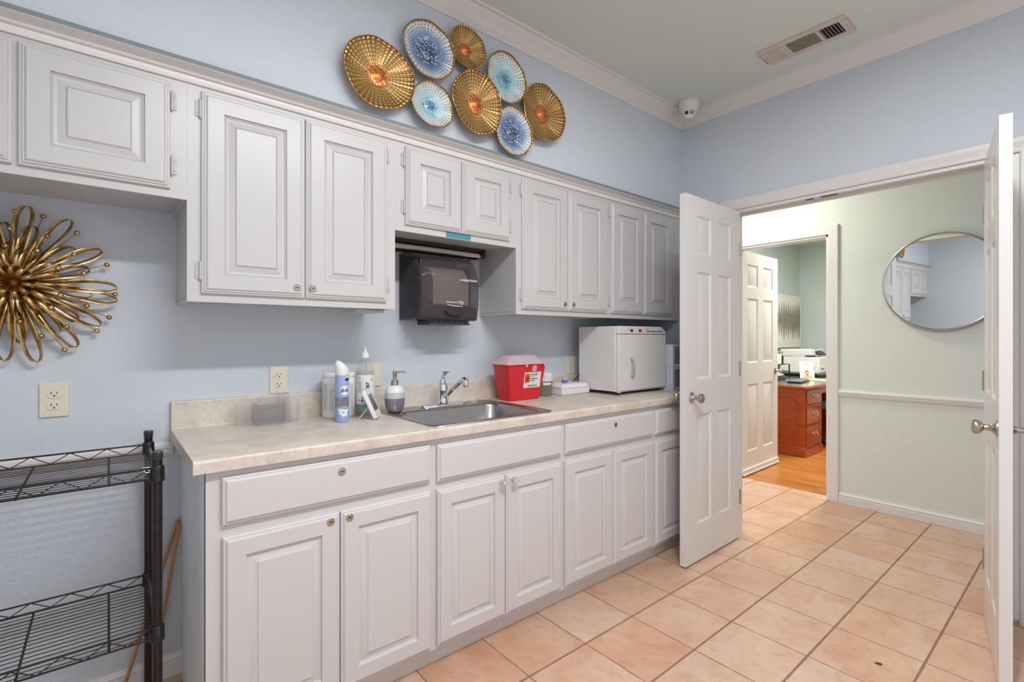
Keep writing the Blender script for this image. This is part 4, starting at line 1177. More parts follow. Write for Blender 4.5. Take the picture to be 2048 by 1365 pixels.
outlet('almond duplex outlet on the wall left of the towel warmer', -1.3218, 1.0530+0.023)
outlet('blank almond wall plate half hidden behind the sanitizer bottle', -2.6590, 1.0560+0.023, True)

# ------------------------------------------------------------------ decorative dishes on the soffit
def dish(label, cx, cz, rx, rz, mat, tilt=(0, 0), dy=-0.392, seed=0):
    rnd = random.Random(seed)
    o = thing('wall_dish', label, 'wall art', (cx, SOF, cz), group='glazed dishes on the wall over the cabinets')
    o.location = (cx, dy, cz)
    ph = [rnd.random()*6.28 for _ in range(4)]
    NR, NA = 14, 96
    m = MB(); bm = m.bm; uvl = bm.loops.layers.uv.new('disc')
    T = Matrix.Rotation(R(tilt[0]), 4, 'X') @ Matrix.Rotation(R(tilt[1]), 4, 'Z')
    def pt(i, a, back=0.0):
        q = i/NR
        wv = 0.018*math.sin(3*a+ph[0])+0.012*math.sin(5*a+ph[1])+0.008*math.sin(9*a+ph[2])
        rr = q*(1+wv*q)
        d = 0.030*(1-q**2.0) - 0.012*math.exp(-(q/0.16)**2)      # bowl recess away from the viewer
        d += 0.0016*math.cos(NRIB*a)*(q if q > 0.35 else 0)
        x, z = rx*rr*math.cos(a), rz*rr*math.sin(a)
        return T @ Vector((x, d+back, z)), (0.5+0.5*q*math.cos(a), 0.5+0.5*q*math.sin(a))
    NRIB = 48
    grid = []
    for i in range(1, NR+1):
        row = []
        for k in range(NA*2):
            p, uv = pt(i, 2*PI*k/(NA*2)); row.append((m.v(p), uv))
        grid.append(row)
    c, cuv = pt(0, 0); cv = m.v(c)
    def mk(vs):
        f = bm.faces.new([v for v, _ in vs]); f.smooth = True
        for lp, (_, uv) in zip(f.loops, vs): lp[uvl].uv = uv
    n = NA*2
    for k in range(n): mk([(cv, cuv), grid[0][(k+1) % n], grid[0][k]])
    for A, B in zip(grid, grid[1:]):
        for k in range(n): mk([A[k], A[(k+1) % n], B[(k+1) % n], B[k]])
    d_ = obj('bowl', m, mat, o, recalc=False, local=True)
    so = d_.modifiers.new('thick', 'SOLIDIFY'); so.thickness = 0.0025; so.offset = 1
    m = MB(); m.tube([pt(NR, 2*PI*k/96)[0] for k in range(96)], 0.0021, 6, closed=True)
    obj('rim', m, M_RIM, o, local=True)
    # stand-off rods to the wall
    m = MB()
    back = (T @ Vector((0, 0.028, 0)))
    for sx in (-0.35, 0.35):
        m.rod((rx*sx, 0.026, 0.0), (rx*sx, SOF-dy-0.0005, 0.0), 0.004, n=8)
    m.box(-rx*0.5, rx*0.5, SOF-dy-0.006, SOF-dy-0.0008, -0.006, 0.006)
    obj('mount', m, simple_black, o, local=True)
    return o
simple_black = simple('black_iron', srgb(40, 38, 38), 0.5, 0.5)
dish('biggest amber gold dish, leftmost of the eight wall dishes', -2.7985, 2.3007, 0.1480, 0.1370, M_PGOLD, seed=1)
dish('large navy blue and white dish, top left of the group', -2.5755, 2.4790, 0.1240, 0.1195, M_PNAVY, seed=2)
dish('smallest amber dish, at the top of the group below the crown moulding', -2.3809, 2.5600, 0.0970, 0.0905, M_PGOLD, seed=3)
dish('pale aqua and white dish in the upper right of the group', -2.1558, 2.5009, 0.1185, 0.1200, M_PAQUA, seed=4)
dish('small aqua and white dish below the large navy dish', -2.5614, 2.2502, 0.1015, 0.0950, M_PAQUA, seed=5)
dish('amber gold dish in the centre of the group', -2.3308, 2.3271, 0.1345, 0.1450, M_PGOLD, seed=6, dy=-0.398)
dish('small navy blue dish lowest in the group, touching the cabinet crown', -2.1109, 2.2570, 0.1140, 0.1180, M_PNAVY, seed=7)
dish('amber gold dish, rightmost of the eight wall dishes', -1.9092, 2.4048, 0.1440, 0.1410, M_PGOLD, seed=8)

# ------------------------------------------------------------------ gold sunburst
SCX, SCZ = -3.855, 1.426
o = thing('sunburst_wall_art', 'brushed gold sunburst of ribbon loops and balls on rods, above the wire shelf', 'wall art', (SCX, 0, SCZ))
def loop(angle, L, w, depth, tw, seed):
    """ribbon loop in a plane leaning out of the wall; teardrop outline"""
    rnd = random.Random(seed)
    m = MB(); n = 26; A = []; B = []
    d = Vector((math.cos(R(angle)), 0, math.sin(R(angle)))); s_ = Vector((-d.z, 0, d.x)); out = Vector((0, -1, 0))
    hw = 0.0062+0.0018*rnd.random()
    for k in range(n+1):
        t = k/n
        a = 2*PI*t
        al = L*(0.5-0.5*math.cos(a))
        q = al/L
        sd = w*math.sin(a)*(q**1.25)*1.35
        lift = 0.018+depth*math.sin(PI*min(1, q*0.9))+0.004*rnd.random()*0
        p = Vector((SCX, 0, SCZ))+d*al+s_*sd+out*(lift)
        # ribbon width direction: mostly out of the wall, twisted towards the side near the hub
        g = 0.62+tw*(1-q)*0.75; wd = (out*math.cos(g)+s_*math.sin(g)*(1 if a < PI else -1)).normalized()
        A.append(p+wd*hw); B.append(p-wd*hw)
    m.strip(A, B)
    ob = obj('ribbon_loop', m, M_GOLD, o, deg=70)
    so = ob.modifiers.new('thick', 'SOLIDIFY'); so.thickness = 0.0012; so.offset = 0
rnd = random.Random(5)
LONG = [83, 59, 31, 0, -10, -32, -54, -78, -95, -120, -145, -168, 170, 148, 128, 106]
MID = [76, 41, 18, -9, -37, -56, -85, -108, -132, -155, 178, 158, 137, 117, 97]
SHORT = [64, 30, 8, -20, -45, -68, -98, -122, -150, -178, 150, 122, 92]
TINY = [75, 40, 5, -28, -62, -100, -140, 175, 140, 108]
for i, a in enumerate(LONG): loop(a, 0.252+0.006*math.sin(i*2.1), 0.022, 0.035, 1.2, i)
for i, a in enumerate(MID): loop(a, 0.190, 0.020, 0.050, 1.0, 40+i)
for i, a in enumerate(SHORT): loop(a, 0.128, 0.017, 0.065, 0.9, 80+i)
for i, a in enumerate(TINY): loop(a, 0.066, 0.012, 0.075, 0.8, 120+i)
BALLS = [(89, .226), (73, .230), (50, .232), (19, .238), (-5, .248), (-24, .253), (-37, .249), (-61, .243), (-100, .24), (-125, .243), (-152, .24), (178, .24), (160, .24), (138, .238), (115, .235),
         (92, .167), (63, .173), (36, .175), (14, .171), (-21, .186), (-48, .185), (-69, .179), (-112, .18), (-140, .178), (-165, .178), (168, .175), (146, .173), (122, .172),
         (97, .110), (61, .116), (26, .117), (-18, .116), (-41, .117), (-82, .124), (-128, .118), (-175, .117), (130, .114)]
for i, (a, L) in enumerate(BALLS):
    lift = 0.030 if L > 0.2 else (0.052 if L > 0.15 else 0.072)
    d = Vector((math.cos(R(a)), 0, math.sin(R(a))))
    p0 = Vector((SCX, -0.030, SCZ)); p1 = Vector((SCX, -lift, SCZ))+d*L
    m = MB(); m.rod(p0, p1, 0.0014, n=6); rd = obj('rod', m, M_GOLD, o)
    m = MB(); m.sphere(p1, 0.0080, n=16, m=10); obj('ball', m, M_GOLD, rd)
m = MB(); m.lathe([(0.022, -0.0005), (0.022, -0.010), (0.016, -0.024), (0.0001, -0.030)], (SCX, 0, SCZ), axis='Y', n=20)
obj('hub', m, M_GOLD, o)

# ------------------------------------------------------------------ wire shelf
sh = thing('wire_shelf', 'black wire rack shelf with two wire decks, left of the base cabinets', 'shelf', (-3.82, -0.275, 0))
PX = (-3.5175, -4.110); PY = (-0.070, -0.480)
for x in PX:
    for y in PY:
        m = MB(); m.lathe([(0.0125, 0.0), (0.0125, 0.905)], (x, y, 0), n=20)
        for k in range(30):
            z = 0.045+k*0.0285
            m.lathe([(0.0125, z-0.0012), (0.0121, z), (0.0125, z+0.0012)], (x, y, 0), n=20, cap=False)
            m.lathe([(0.0127, z), (0.0127, z+0.0006)], (x, y, 0), n=20, cap=False)
        ps = obj('post', m, M_BLACKM, sh)
        m = MB(); m.lathe([(0.0130, 0.903), (0.0130, 0.910), (0.0138, 0.912), (0.0138, 0.924), (0.0125, 0.926), (0.0001, 0.926)], (x, y, 0), n=20)
        obj('post_cap', m, M_WIREG, ps)
        for zt in (0.878, 0.420):
            m = MB(); m.lathe([(0.0165, zt-0.038), (0.0185, zt-0.036), (0.0170, zt+0.006), (0.0155, zt+0.008)], (x, y, 0), n=20); obj('collar', m, M_BLACKM, ps)
        m = MB(); m.lathe([(0.016, 0), (0.018, 0.002), (0.018, 0.010), (0.0130, 0.014)], (x, y, 0.0), n=16); obj('foot', m, M_BLACKP, ps)
for zt in (0.878, 0.420):
    zl = zt-0.030
    m = MB()
    xa, xb = PX[1], PX[0]; ya, yb = PY[1], PY[0]
    for y in (ya, yb):
        for z in (zt, zl): m.rod((xa, y, z), (xb, y, z), 0.0030, n=8)
        nz = 13; 
        pts = []
        for k in range(nz): pts.append((xa+0.02+(xb-xa-0.04)*k/(nz-1), y+(-0.002 if y == ya else 0.002), zl+0.001 if k % 2 else zt-0.001))
        m.tube(pts, 0.0018, 6)
    for x in (xa, xb):
        for z in (zt, zl): m.rod((x, ya, z), (x, yb, z), 0.0030, n=8)
        pts = [(x, ya+0.02+(yb-ya-0.04)*k/8, zl+0.001 if k % 2 else zt-0.001) for k in range(9)]
        m.tube(pts, 0.0018, 6)
    fr = obj('shelf_frame', m, M_BLACKM, sh)
    m = MB()
    for k in range(17):
        y = ya+(yb-ya)*(k+0.5)/17; m.rod((xa, y, zl+0.002), (xb, y, zl+0.002), 0.0014, n=6)
    obj('wire_deck', m, M_BLACKM, sh)
    m = MB()
    for x in (-3.625, -3.806, -3.985): m.rod((x, ya+0.004, zl-0.0022), (x, yb-0.004, zl-0.0022), 0.0032, n=8)
    obj('cross_brace', m, M_WIREG, fr)
# wooden slats leaning behind the shelf
m = MB(); m.tube([(-3.594, -0.040, 0.001), (-3.427, -0.022, 0.578)], 0.0058, 4)
tag(obj('wooden_stick', m, M_STICK), 'thin pine stick leaning furthest left behind the wire shelf post', 'stick', 'thin pine sticks behind the wire shelf')
m = MB(); m.tube([(-3.506, -0.032, 0.001), (-3.4235, -0.036, 0.570)], 0.0058, 4)
tag(obj('wooden_stick', m, M_STICK), 'thin pine stick leaning steeply against the blue-grey cabinet side', 'stick', 'thin pine sticks behind the wire shelf')

# ------------------------------------------------------------------ ceiling vent and camera
o = thing('ceiling_vent', 'tan metal ceiling air vent with louvers', 'vent', (-0.872, -1.24, CEIL-0.012))
VX0, VX1, VY0, VY1 = -0.972, -0.785, -1.440, -1.032
zb = CEIL-0.0006
m = MB()
def vplate(y0, y1, x0, x1): m.box(x0, x1, y0, y1, zb-0.006, zb)
ix0, ix1 = VX0+0.038, VX1-0.038
secs = [(-1.405, -1.318), (-1.300, -1.166), (-1.148, -1.066)]
vplate(VY0, VY1, VX0, ix0); vplate(VY0, VY1, ix1, VX1); vplate(VY0, secs[0][0], ix0, ix1); vplate(secs[0][1], secs[1][0], ix0, ix1); vplate(secs[1][1], secs[2][0], ix0, ix1); vplate(secs[2][1], VY1, ix0, ix1)
obj('face_plate', m, M_TAN, o, bevel=0.0015)
m = MB(); m.box(ix0-0.002, ix1+0.002, secs[0][0], secs[2][1], zb-0.0012, zb-0.0002)
obj('dark_duct', m, M_DARK, o)
m = MB()
def blade(c, along, L, ang):
    Mx = Matrix.Translation(c) @ (Matrix.Rotation(R(ang), 4, 'Y') if along == 'Y' else Matrix.Rotation(R(ang), 4, 'X'))
    if along == 'Y': m.box(-0.0045, 0.0045, -L/2, L/2, -0.0005, 0.0005, Mx)
    else: m.box(-L/2, L/2, -0.006, 0.006, -0.0005, 0.0005, Mx)
xm = (ix0+ix1)/2
for k in range(9): blade((ix0+0.007+k*(ix1-ix0-0.014)/8, (secs[1][0]+secs[1][1])/2, zb-0.006), 'Y', secs[1][1]-secs[1][0], -64)
for k in range(6):
    blade((xm, secs[0][0]+0.008+k*0.0145, zb-0.006), 'X', ix1-ix0, 52); blade((xm, secs[2][0]+0.006+k*0.0142, zb-0.006), 'X', ix1-ix0, -30)
obj('louvers', m, M_TAN, o)
m = MB()
for y in (VY0+0.016, VY1-0.016): m.lathe([(0.003, -0.0068), (0.003, -0.006)], (xm, y, zb), n=10)
obj('screw', m, M_DARK, o)

dx, dy = -0.748, -0.508
o = thing('security_camera', 'white dome security camera on the ceiling in the room corner', 'security camera', (dx, dy, CEIL-0.1))
m = MB(); m.lathe([(0.064, -0.0005), (0.066, -0.004), (0.066, -0.024), (0.059, -0.047), (0.049, -0.068), (0.044, -0.070)], (dx, dy, CEIL), n=40)
obj('base', m, M_OFFW, o)
m = MB(); m.sphere((dx, dy, CEIL-0.072), 0.0425, n=32, m=20); bl = obj('eyeball', m, M_OFFW, o)
vd = (Vector((-3.6, -2.2, 1.6))-Vector((dx, dy, CEIL-0.066))).normalized()
side = vd.cross(Vector((0, 0, 1))).normalized(); upv2 = side.cross(vd)
cpt = Vector((dx, dy, CEIL-0.072))
qm = vd.to_track_quat('Z', 'Y').to_matrix().to_4x4()
m = MB(); m.lathe([(0.0350, 0.022), (0.0350, 0.0385), (0.033, 0.0412), (0.0001, 0.0420)], n=32, M=Matrix.Translation(cpt) @ qm)
fc = obj('lens_housing', m, M_OFFW, o)
for s_, nm in ((1, 'lens'), (-1, 'infrared_lamp')):
    m = MB(); c_ = cpt+vd*0.0415+side*0.0160*s_
    m.lathe([(0.0110, 0), (0.0110, 0.0022), (0.009, 0.003), (0.0001, 0.003)], n=24, M=Matrix.Translation(c_) @ qm)
    obj(nm, m, M_DARK, fc)
m = MB(); c_ = cpt+vd*0.0448-side*0.0160; m.lathe([(0.0065, 0), (0.0065, 0.0006)], n=6, M=Matrix.Translation(c_) @ qm)
obj('lamp_chip', m, M_NICKEL, fc)

# ------------------------------------------------------------------ ceiling lights of the rooms, with one added fill
def troffer(label, cx, cy, lx, ly, mat, drop=0.062):
    o = thing('ceiling_light', label, 'ceiling light', (cx, cy, CEIL-drop), group='flat ceiling lights')
    z0, z1 = CEIL-drop, CEIL-0.0005
    m = MB(); m.box(cx-lx/2-0.02, cx+lx/2+0.02, cy-ly/2-0.02, cy+ly/2+0.02, z1-0.02, z1)
    obj('frame', m, M_OFFW, o, bevel=0.004)
    m = MB(); m.box(cx-lx/2, cx+lx/2, cy-ly/2, cy+ly/2, z0, z1-0.02)
    obj('diffuser', m, mat, o, bevel=0.012)
troffer('long ceiling light over the middle of the kitchen floor', -2.90, -2.0, 1.10, 0.14, M_GLOW, 0.11)
troffer('added fill fixture on the ceiling nearer the wall cabinets, out of view', -2.0, -1.65, 0.94, 0.28, M_LAMP)  # unseen fixture added to carry the extra fill light
troffer('square ceiling light in the hallway', 0.12, -0.25, 0.34, 0.34, M_LAMP)
troffer('flat ceiling light in the office', 2.3, -0.6, 1.18, 0.58, M_LAMP)

# ------------------------------------------------------------------ hallway mirror
o = thing('round_mirror', 'round silver-framed wall mirror in the hallway', 'mirror', (HX-0.030, -1.5262, 1.6257))
nv = Vector((-0.9996, 0.0255, -0.0143)).normalized()
qM = nv.to_track_quat('Z', 'Y').to_matrix().to_4x4()
RM = 0.318
m = MB(); m.lathe([(RM-0.004, 0.0), (RM-0.004, 0.0015), (0.0001, 0.0015)], n=96, M=qM)
obj('glass', m, M_MIRROR, o, local=True)
m = MB(); m.lathe([(RM-0.006, -0.012), (RM+0.006, -0.012), (RM+0.009, -0.004), (RM+0.007, 0.010), (RM+0.001, 0.012), (RM-0.005, 0.006), (RM-0.006, -0.012)], n=96, cap=False, M=qM)
obj('frame', m, simple('pewter_frame', (0.50, 0.50, 0.46, 1), 0.28, 1.0, var=0.1, scale=40), o, local=True)
m = MB(); m.box(0.004, 0.0285, -0.02, 0.02, 0.20, 0.24)
obj('wall_bracket', m, M_DARK, o, local=True)

# ------------------------------------------------------------------ insect on the floor
o = thing('insect', 'small brown dead insect lying on the tile floor', 'insect', (-1.357, -1.669, 0.001), rotz=R(-62))
m = MB(); L = []
prof = [(0.0001, -0.0125), (0.0022, -0.011), (0.0034, -0.006), (0.0036, 0.0), (0.0034, 0.006), (0.0024, 0.011), (0.0001, 0.0135)]
m.lathe(prof, (0, 0, 0.0028), axis='X', n=14, sx=0.8, sy=1)
obj('body', m, simple('chestnut_shell', srgb(110, 56, 18), 0.25, var=0.3, scale=300), o, local=True)
for k, x in enumerate((-0.006, 0.0, 0.006)):
    for s_ in (-1, 1):
        m = MB(); m.tube([(x, s_*0.002, 0.003), (x+0.002*s_, s_*0.006, 0.0050), (x+0.003, s_*0.0095, 0.0008)], 0.00035, 5); obj('leg', m, simple_black, o, local=True)
for s_ in (-1, 1):
    m = MB(); m.tube([(-0.012, s_*0.0008, 0.003), (-0.018, s_*0.004, 0.004), (-0.024, s_*0.005, 0.002)], 0.0002, 5); obj('antenna', m, simple_black, o, local=True)

# ------------------------------------------------------------------ the office
DKX0, DKX1, DKY0, DKY1, DKZ = 1.930, 3.850, -0.240, 0.640, 0.745
o = thing('desk', 'cherry wood executive desk with brass handles, seen through the office doorway', 'desk', ((DKX0+DKX1)/2, 0.2, 0.003))
m = MB(); m.box(DKX0-0.012, DKX1+0.012, DKY0-0.02, DKY1+0.02, DKZ-0.030, DKZ-0.004)
tp = obj('top_edge', m, M_CHERRY, o, bevel=0.008)
m = MB(); m.box(DKX0+0.006, DKX1-0.006, DKY0-0.004, DKY1, DKZ-0.004, DKZ)
w_ = obj('glass_top', m, simple('grey_green_leather_top', srgb(110, 116, 116), 0.16), o)
for px0, px1 in ((DKX0+0.020, DKX0+0.475), (DKX1-0.475, DKX1-0.020)):
    m = MB(); m.box(px0, px1, DKY0+0.020, DKY1-0.02, 0.09, DKZ-0.030)
    pd = obj('pedestal', m, M_CHERRY, o, bevel=0.002)
    m = MB(); m.prism([(0.0, 0.004), (0.016, 0.004), (0.016, 0.075), (0.008, 0.090), (0.0, 0.095)], 0, 1, 'XY') if False else m.box(px0-0.014, px1+0.014, DKY0+0.006, DKY1-0.006, 0.004, 0.080); m.box(px0-0.007, px1+0.007, DKY0+0.013, DKY1-0.013, 0.080, 0.096)
    obj('plinth', m, M_CHERRY, pd, bevel=0.004)
    for z0, z1 in ((0.548, 0.700), (0.335, 0.535), (0.110, 0.325)):
        m = MB(); m.box(px0+0.025, px1-0.025, DKY0+0.006, DKY0+0.021, z0, z1)
        dd = obj('drawer', m, M_CHERRY, o, bevel=0.004)
        m = MB(); xc_ = (px0+px1)/2; zc_ = (z0+z1)/2+0.02
        for s_ in (-1, 1): m.lathe([(0.016, 0), (0.014, 0.004), (0.005, 0.012), (0.0001, 0.014)], n=14, M=Matrix.Translation((xc_+s_*0.042, DKY0+0.006, zc_)) @ Matrix.Rotation(PI/2, 4, 'X'))
        m.tube([(xc_-0.042, DKY0-0.006, zc_), (xc_-0.040, DKY0-0.014, zc_-0.022), (xc_-0.018, DKY0-0.016, zc_-0.034), (xc_+0.018, DKY0-0.016, zc_-0.034), (xc_+0.040, DKY0-0.014, zc_-0.022), (xc_+0.042, DKY0-0.006, zc_)], 0.0042, 8)
        hb = obj('drawer_pull', m, M_BRASS, dd); hb['label'] = 'brass bail handle'
    # moulding on the end panel with notched corners
    x_ = px0-0.0005
    def nt(y0, y1, z0, z1, r):
        P = []
        for cx_, cz_, a0_ in ((y1, z1, -PI/2), (y0, z1, 0), (y0, z0, PI/2), (y1, z0, PI)):
            arc = [(x_-0.002, cx_+r*math.cos(a0_+0 - (PI/2)*k/5 + 0), cz_+r*math.sin(a0_ - (PI/2)*k/5)) for k in range(6)]
            P += arc
        return P
    m = MB(); m.tube(nt(DKY0+0.09, DKY1-0.09, 0.19, 0.62, 0.055), 0.0045, 6, closed=True)
    obj('panel_moulding', m, M_CHERRY, pd)
m = MB(); m.box(DKX0+0.475, DKX1-0.475, DKY0+0.020, DKY0+0.04, 0.640, DKZ-0.030)
obj('apron', m, M_CHERRY, o)
m = MB(); m.box(DKX0+0.475, DKX1-0.475, DKY1-0.08, DKY1-0.06, 0.15, DKZ-0.030)
obj('modesty_panel', m, M_CHERRY, o)
# office chair
o = thing('office_chair', 'grey office chair at the kneehole of the cherry desk', 'chair', (2.82, -0.38, 0.003))
m = MB(); m.box(2.57, 3.07, -0.60, -0.12, 0.44, 0.53); obj('seat', m, simple('grey_green_fabric', srgb(120, 128, 122), 0.8), o, bevel=0.04, segs=4)
m = MB(); m.box(2.60, 3.04, -0.72, -0.64, 0.62, 1.02); obj('backrest', m, simple('dark_green_fabric', srgb(92, 100, 98), 0.8), o, bevel=0.035, segs=4)
m = MB(); m.tube([(2.82, -0.42, 0.43), (2.82, -0.66, 0.45), (2.82, -0.70, 0.66)], 0.02, 8); m.lathe([(0.028, 0.09), (0.028, 0.44)], (2.82, -0.38, 0), n=16)
obj('column', m, M_BLACKP, o)
for k in range(5):
    a = R(90+72*k); e = Vector((2.82+0.29*math.cos(a), -0.38+0.29*math.sin(a), 0.075))
    m = MB(); m.rod((2.82, -0.38, 0.115), e, 0.024, 0.014, n=8); lg = obj('base_arm', m, simple('grey_base', srgb(110, 108, 104), 0.4), o)
    m = MB(); m.lathe([(0.026, -0.02), (0.028, -0.016), (0.028, 0.016), (0.026, 0.02)], (e.x, e.y, 0.0315), axis='X', n=18); obj('caster', m, M_BLACKP, lg)
# canvas
o = thing('canvas_picture', 'white canvas with a row of blurred grey spindle shapes on the office wall', 'picture', (4.17, 0.80, 1.11))
m = MB(); m.box(3.62, 4.600, 0.790, 0.8295, 1.108, 1.885); cv = obj('canvas', m, simple('white_canvas', srgb(226, 226, 220), 0.8), o)
t = NT('grey_wash_paint'); n1 = t.noise(t.coord(), 14, 4, 0.7)
M_WASH = t.set(t.mix(n1.outputs[0], srgb(96, 94, 86), srgb(170, 166, 154)), 0.8)
m = MB(); rr = random.Random(3)
xs_ = [3.66+0.078*k for k in range(12)]
for k, x in enumerate(xs_):
    hh = 0.24+0.07*rr.random(); c_ = 1.50+0.03*(rr.random()-.5); wq = 0.034+0.014*rr.random()
    P = []
    for q in range(21):
        z = -hh+2*hh*q/20; P.append((x+wq*max(0.02, (1-abs(z/hh)**1.6)), c_+z))
    P2 = [(2*x-a, b) for a, b in P[::-1]]
    m.prism(P+P2, 0.7885-0.0002*(k % 2), 0.7899, 'XZ')
obj('painted_shapes', m, M_WASH, cv)

# multifunction printer on a riser at the far end of the desk
PXa, PXb, PYa, PYb = 3.28, 3.72, 0.095, 0.56
o = thing('printer_stand', 'low dark riser shelf under the white printer on the desk', 'riser', (3.5, 0.33, DKZ))
m = MB(); m.box(PXa-0.02, PXb+0.02, PYa-0.03, PYb+0.03, DKZ+0.040, DKZ+0.054); obj('shelf_board', m, simple('grey_board', srgb(120, 118, 110), 0.4), o)
m = MB(); m.box(PXa+0.02, PXb-0.02, PYa+0.03, PYb-0.01, DKZ+0.0005, DKZ+0.040); obj('support', m, M_BLACKP, o)
PZ = DKZ+0.0545
o = thing('printer', 'large white office printer and scanner at the far end of the desk', 'printer', ((PXa+PXb)/2, (PYa+PYb)/2, PZ))
m = MB(); m.box(PXa, PXb, PYa, PYb, PZ, PZ+0.200); obj('body', m, M_OFFW, o, bevel=0.008)
m = MB(); m.box(PXa, PXb-0.06, PYa+0.17, PYb, PZ+0.2005, PZ+0.225); m.box(PXa, PXb, PYa+0.10, PYb, PZ+0.225, PZ+0.300); obj('scanner_unit', m, M_OFFW, o, bevel=0.008)
m = MB(); m.box(PXa-0.0015, PXa, PYa+0.05, PYa+0.12, PZ+0.02, PZ+0.09); obj('side_vent', m, simple('vent_grey', srgb(170, 172, 162), 0.6), o)
m = MB(); m.box(PXa+0.02, PXb-0.02, PYa-0.004, PYa, PZ+0.012, PZ+0.090); tr_ = obj('paper_tray', m, M_OFFW, o, bevel=0.003)
m = MB(); m.box(PXa+0.05, PXa+0.15, PYa-0.0052, PYa-0.004, PZ+0.05, PZ+0.06); obj('tray_grip', m, M_DARK, tr_)
m = MB(); m.box(PXa+0.16, PXa+0.38, -0.06, 0.06, -0.01, 0.01, Matrix.Translation((0, PYa+0.09, PZ+0.262)) @ Matrix.Rotation(R(38), 4, 'X')); obj('control_screen', m, M_BLACKP, o, bevel=0.004)

# leaflet with a portrait in a clear stand
o = thing('leaflet_stand', 'upright leaflet with a small portrait of a bearded man, leaning before the printer', 'leaflet', (2.98, 0.115, DKZ+0.0005), rotz=R(-50))
Mt = Matrix.Translation((0, 0.02, 0)) @ Matrix.Rotation(R(-12), 4, 'X')
m = MB(); m.box(-0.082, 0.082, -0.002, 0.002, 0.006, 0.216, Mt); cd = obj('card', m, simple('cream_card', srgb(226, 216, 206), 0.5), o, local=True)
m = MB(); m.box(-0.086, 0.086, -0.006, 0.060, 0.0, 0.004); obj('stand_base', m, M_ACRYL, o, local=True)
def cardpoly(pts, mat, nm, dd=0.0024):
    m = MB(); m.prism(pts, -dd, -0.002, 'XZ', M=Mt); obj(nm, m, mat, cd, local=True)
ell = lambda cx_, cz_, a_, b_: [(cx_+a_*math.cos(2*PI*k/20), cz_+b_*math.sin(2*PI*k/20)) for k in range(20)]
M_SKIN = simple('printed_skin', srgb(222, 168, 132), 0.5); M_HAIR = simple('printed_hair', srgb(66, 54, 46), 0.6)
cardpoly([(-0.055, 0.012), (-0.045, 0.035), (-0.015, 0.048), (0.015, 0.048), (0.045, 0.035), (0.058, 0.012)], M_SKIN, 'portrait_shoulders', 0.0024)
cardpoly(ell(0, 0.076, 0.0225, 0.026), M_HAIR, 'portrait_hair', 0.0027)
cardpoly(ell(0.001, 0.069, 0.0185, 0.023), M_SKIN, 'portrait_face', 0.0030)
cardpoly([(-0.018, 0.066), (-0.012, 0.050), (0.002, 0.044), (0.014, 0.050), (0.019, 0.066), (0.009, 0.056), (-0.008, 0.056)], M_HAIR, 'portrait_beard', 0.0032)
cardpoly([(-0.03, 0.178), (0.03, 0.178), (0.03, 0.186), (-0.03, 0.186)], M_GREYINK, 'printed_line')
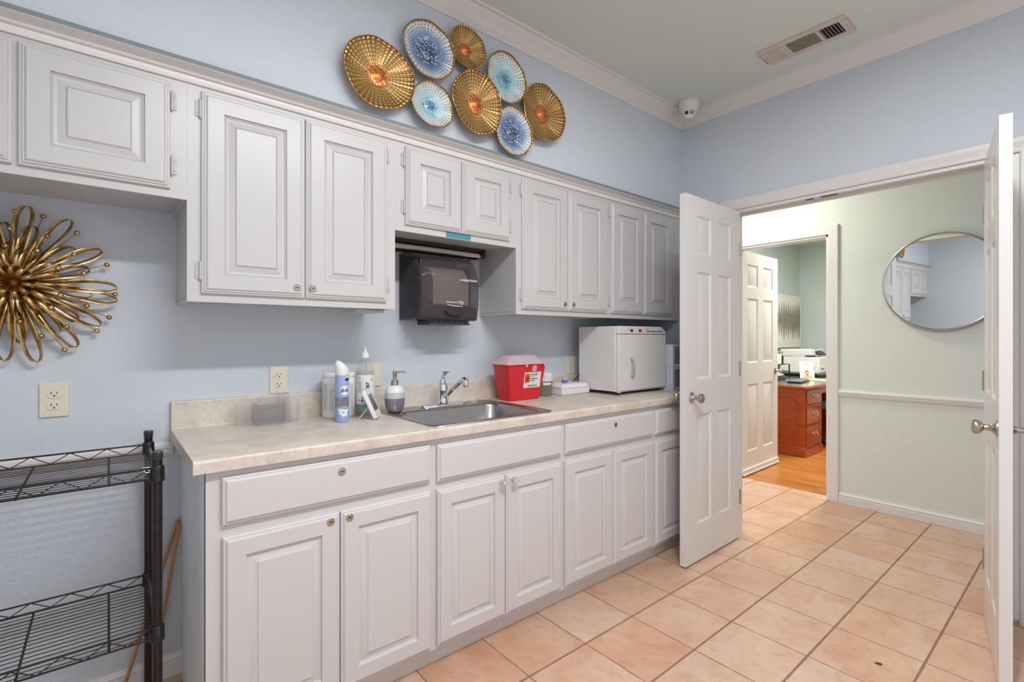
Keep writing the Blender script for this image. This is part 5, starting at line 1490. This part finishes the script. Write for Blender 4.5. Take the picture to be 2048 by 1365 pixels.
# folder, keyboard, scanner, trays
def flatbox(name, label, cat, cx, cy, w, d, z, h, rot, mat, bev=0.001):
    m = MB(); m.box(-w/2, w/2, -d/2, d/2, 0, h); ob = obj(name, m, mat, local=True, bevel=bev)
    ob.location = (cx, cy, z); ob.rotation_euler = (0, 0, R(rot)); return tag(ob, label, cat)
flatbox('paper_folder', 'flat pale yellow folder lying on the desk before the leaflet', 'folder', 2.905, -0.030, 0.30, 0.23, DKZ+0.0008, 0.005, -8, simple('yellow_folder', srgb(226, 212, 150), 0.6))
o = thing('keyboard', 'black keyboard with a grey top lying near the front of the desk', 'keyboard', (2.42, 0.02, DKZ+0.0005), rotz=R(8))
m = MB(); m.box(-0.21, 0.21, -0.075, 0.075, 0.004, 0.018); obj('case', m, M_BLACKP, o, bevel=0.004, local=True)
m = MB()
for i in range(14):
    for j in range(5): m.box(-0.2+i*0.0288, -0.2+i*0.0288+0.025, -0.066+j*0.027, -0.066+j*0.027+0.023, 0.018, 0.022)
obj('keys', m, simple('grey_keys', srgb(112, 116, 116), 0.4), o, local=True)
o = thing('document_scanner', 'black and silver wedge-shaped document scanner on the desk beside the door', 'scanner', (2.42, 0.33, DKZ+0.0005))
m = MB(); m.prism([(0.22, 0.0), (0.45, 0.0), (0.45, 0.16), (0.40, 0.17), (0.235, 0.05), (0.22, 0.04)], 2.27, 2.60, 'YZ', M=Matrix.Translation((0, 0, DKZ+0.0005))); obj('body', m, M_BLACKP, o, bevel=0.006)
m = MB(); m.prism([(0.236, 0.053), (0.398, 0.171), (0.392, 0.178), (0.231, 0.060)], 2.29, 2.58, 'YZ', M=Matrix.Translation((0, 0, DKZ+0.0005))); obj('paper_chute', m, simple('silver_plastic', srgb(158, 162, 160), 0.35), o)
o = thing('letter_tray', 'black two-tier letter tray standing behind the scanner on the desk', 'letter tray', (2.95, 0.47, DKZ+0.0005))
m = MB()
for z in (0.0, 0.085, 0.17): m.box(2.70, 3.02, 0.34, 0.58, DKZ+0.0005+z, DKZ+0.0065+z)
for x in (2.70, 3.008):
    for y in (0.34, 0.568): m.box(x, x+0.012, y, y+0.012, DKZ+0.0065, DKZ+0.170)
obj('tiers', m, M_BLACKP, o)
o = thing('pen_cup', 'dark pen cup with two pens on top of the letter tray', 'pen cup', (2.93, 0.42, DKZ+0.177))
m = MB(); m.lathe([(0.036, 0.0), (0.038, 0.10), (0.034, 0.10), (0.032, 0.01), (0.0001, 0.01)], (2.93, 0.42, DKZ+0.1770), n=24); obj('cup', m, M_BLACKP, o)
for q in (-1, 1):
    m = MB(); m.rod((2.93, 0.42, DKZ+0.19), (2.93+0.04*q, 0.42-0.01, DKZ+0.33), 0.004, n=8); obj('pen', m, simple_black, o)
flatbox('storage_box', 'small white box beside the pen cup on the letter tray', 'box', 2.79, 0.42, 0.11, 0.10, DKZ+0.1770, 0.125, 0, M_OFFW, 0.003)
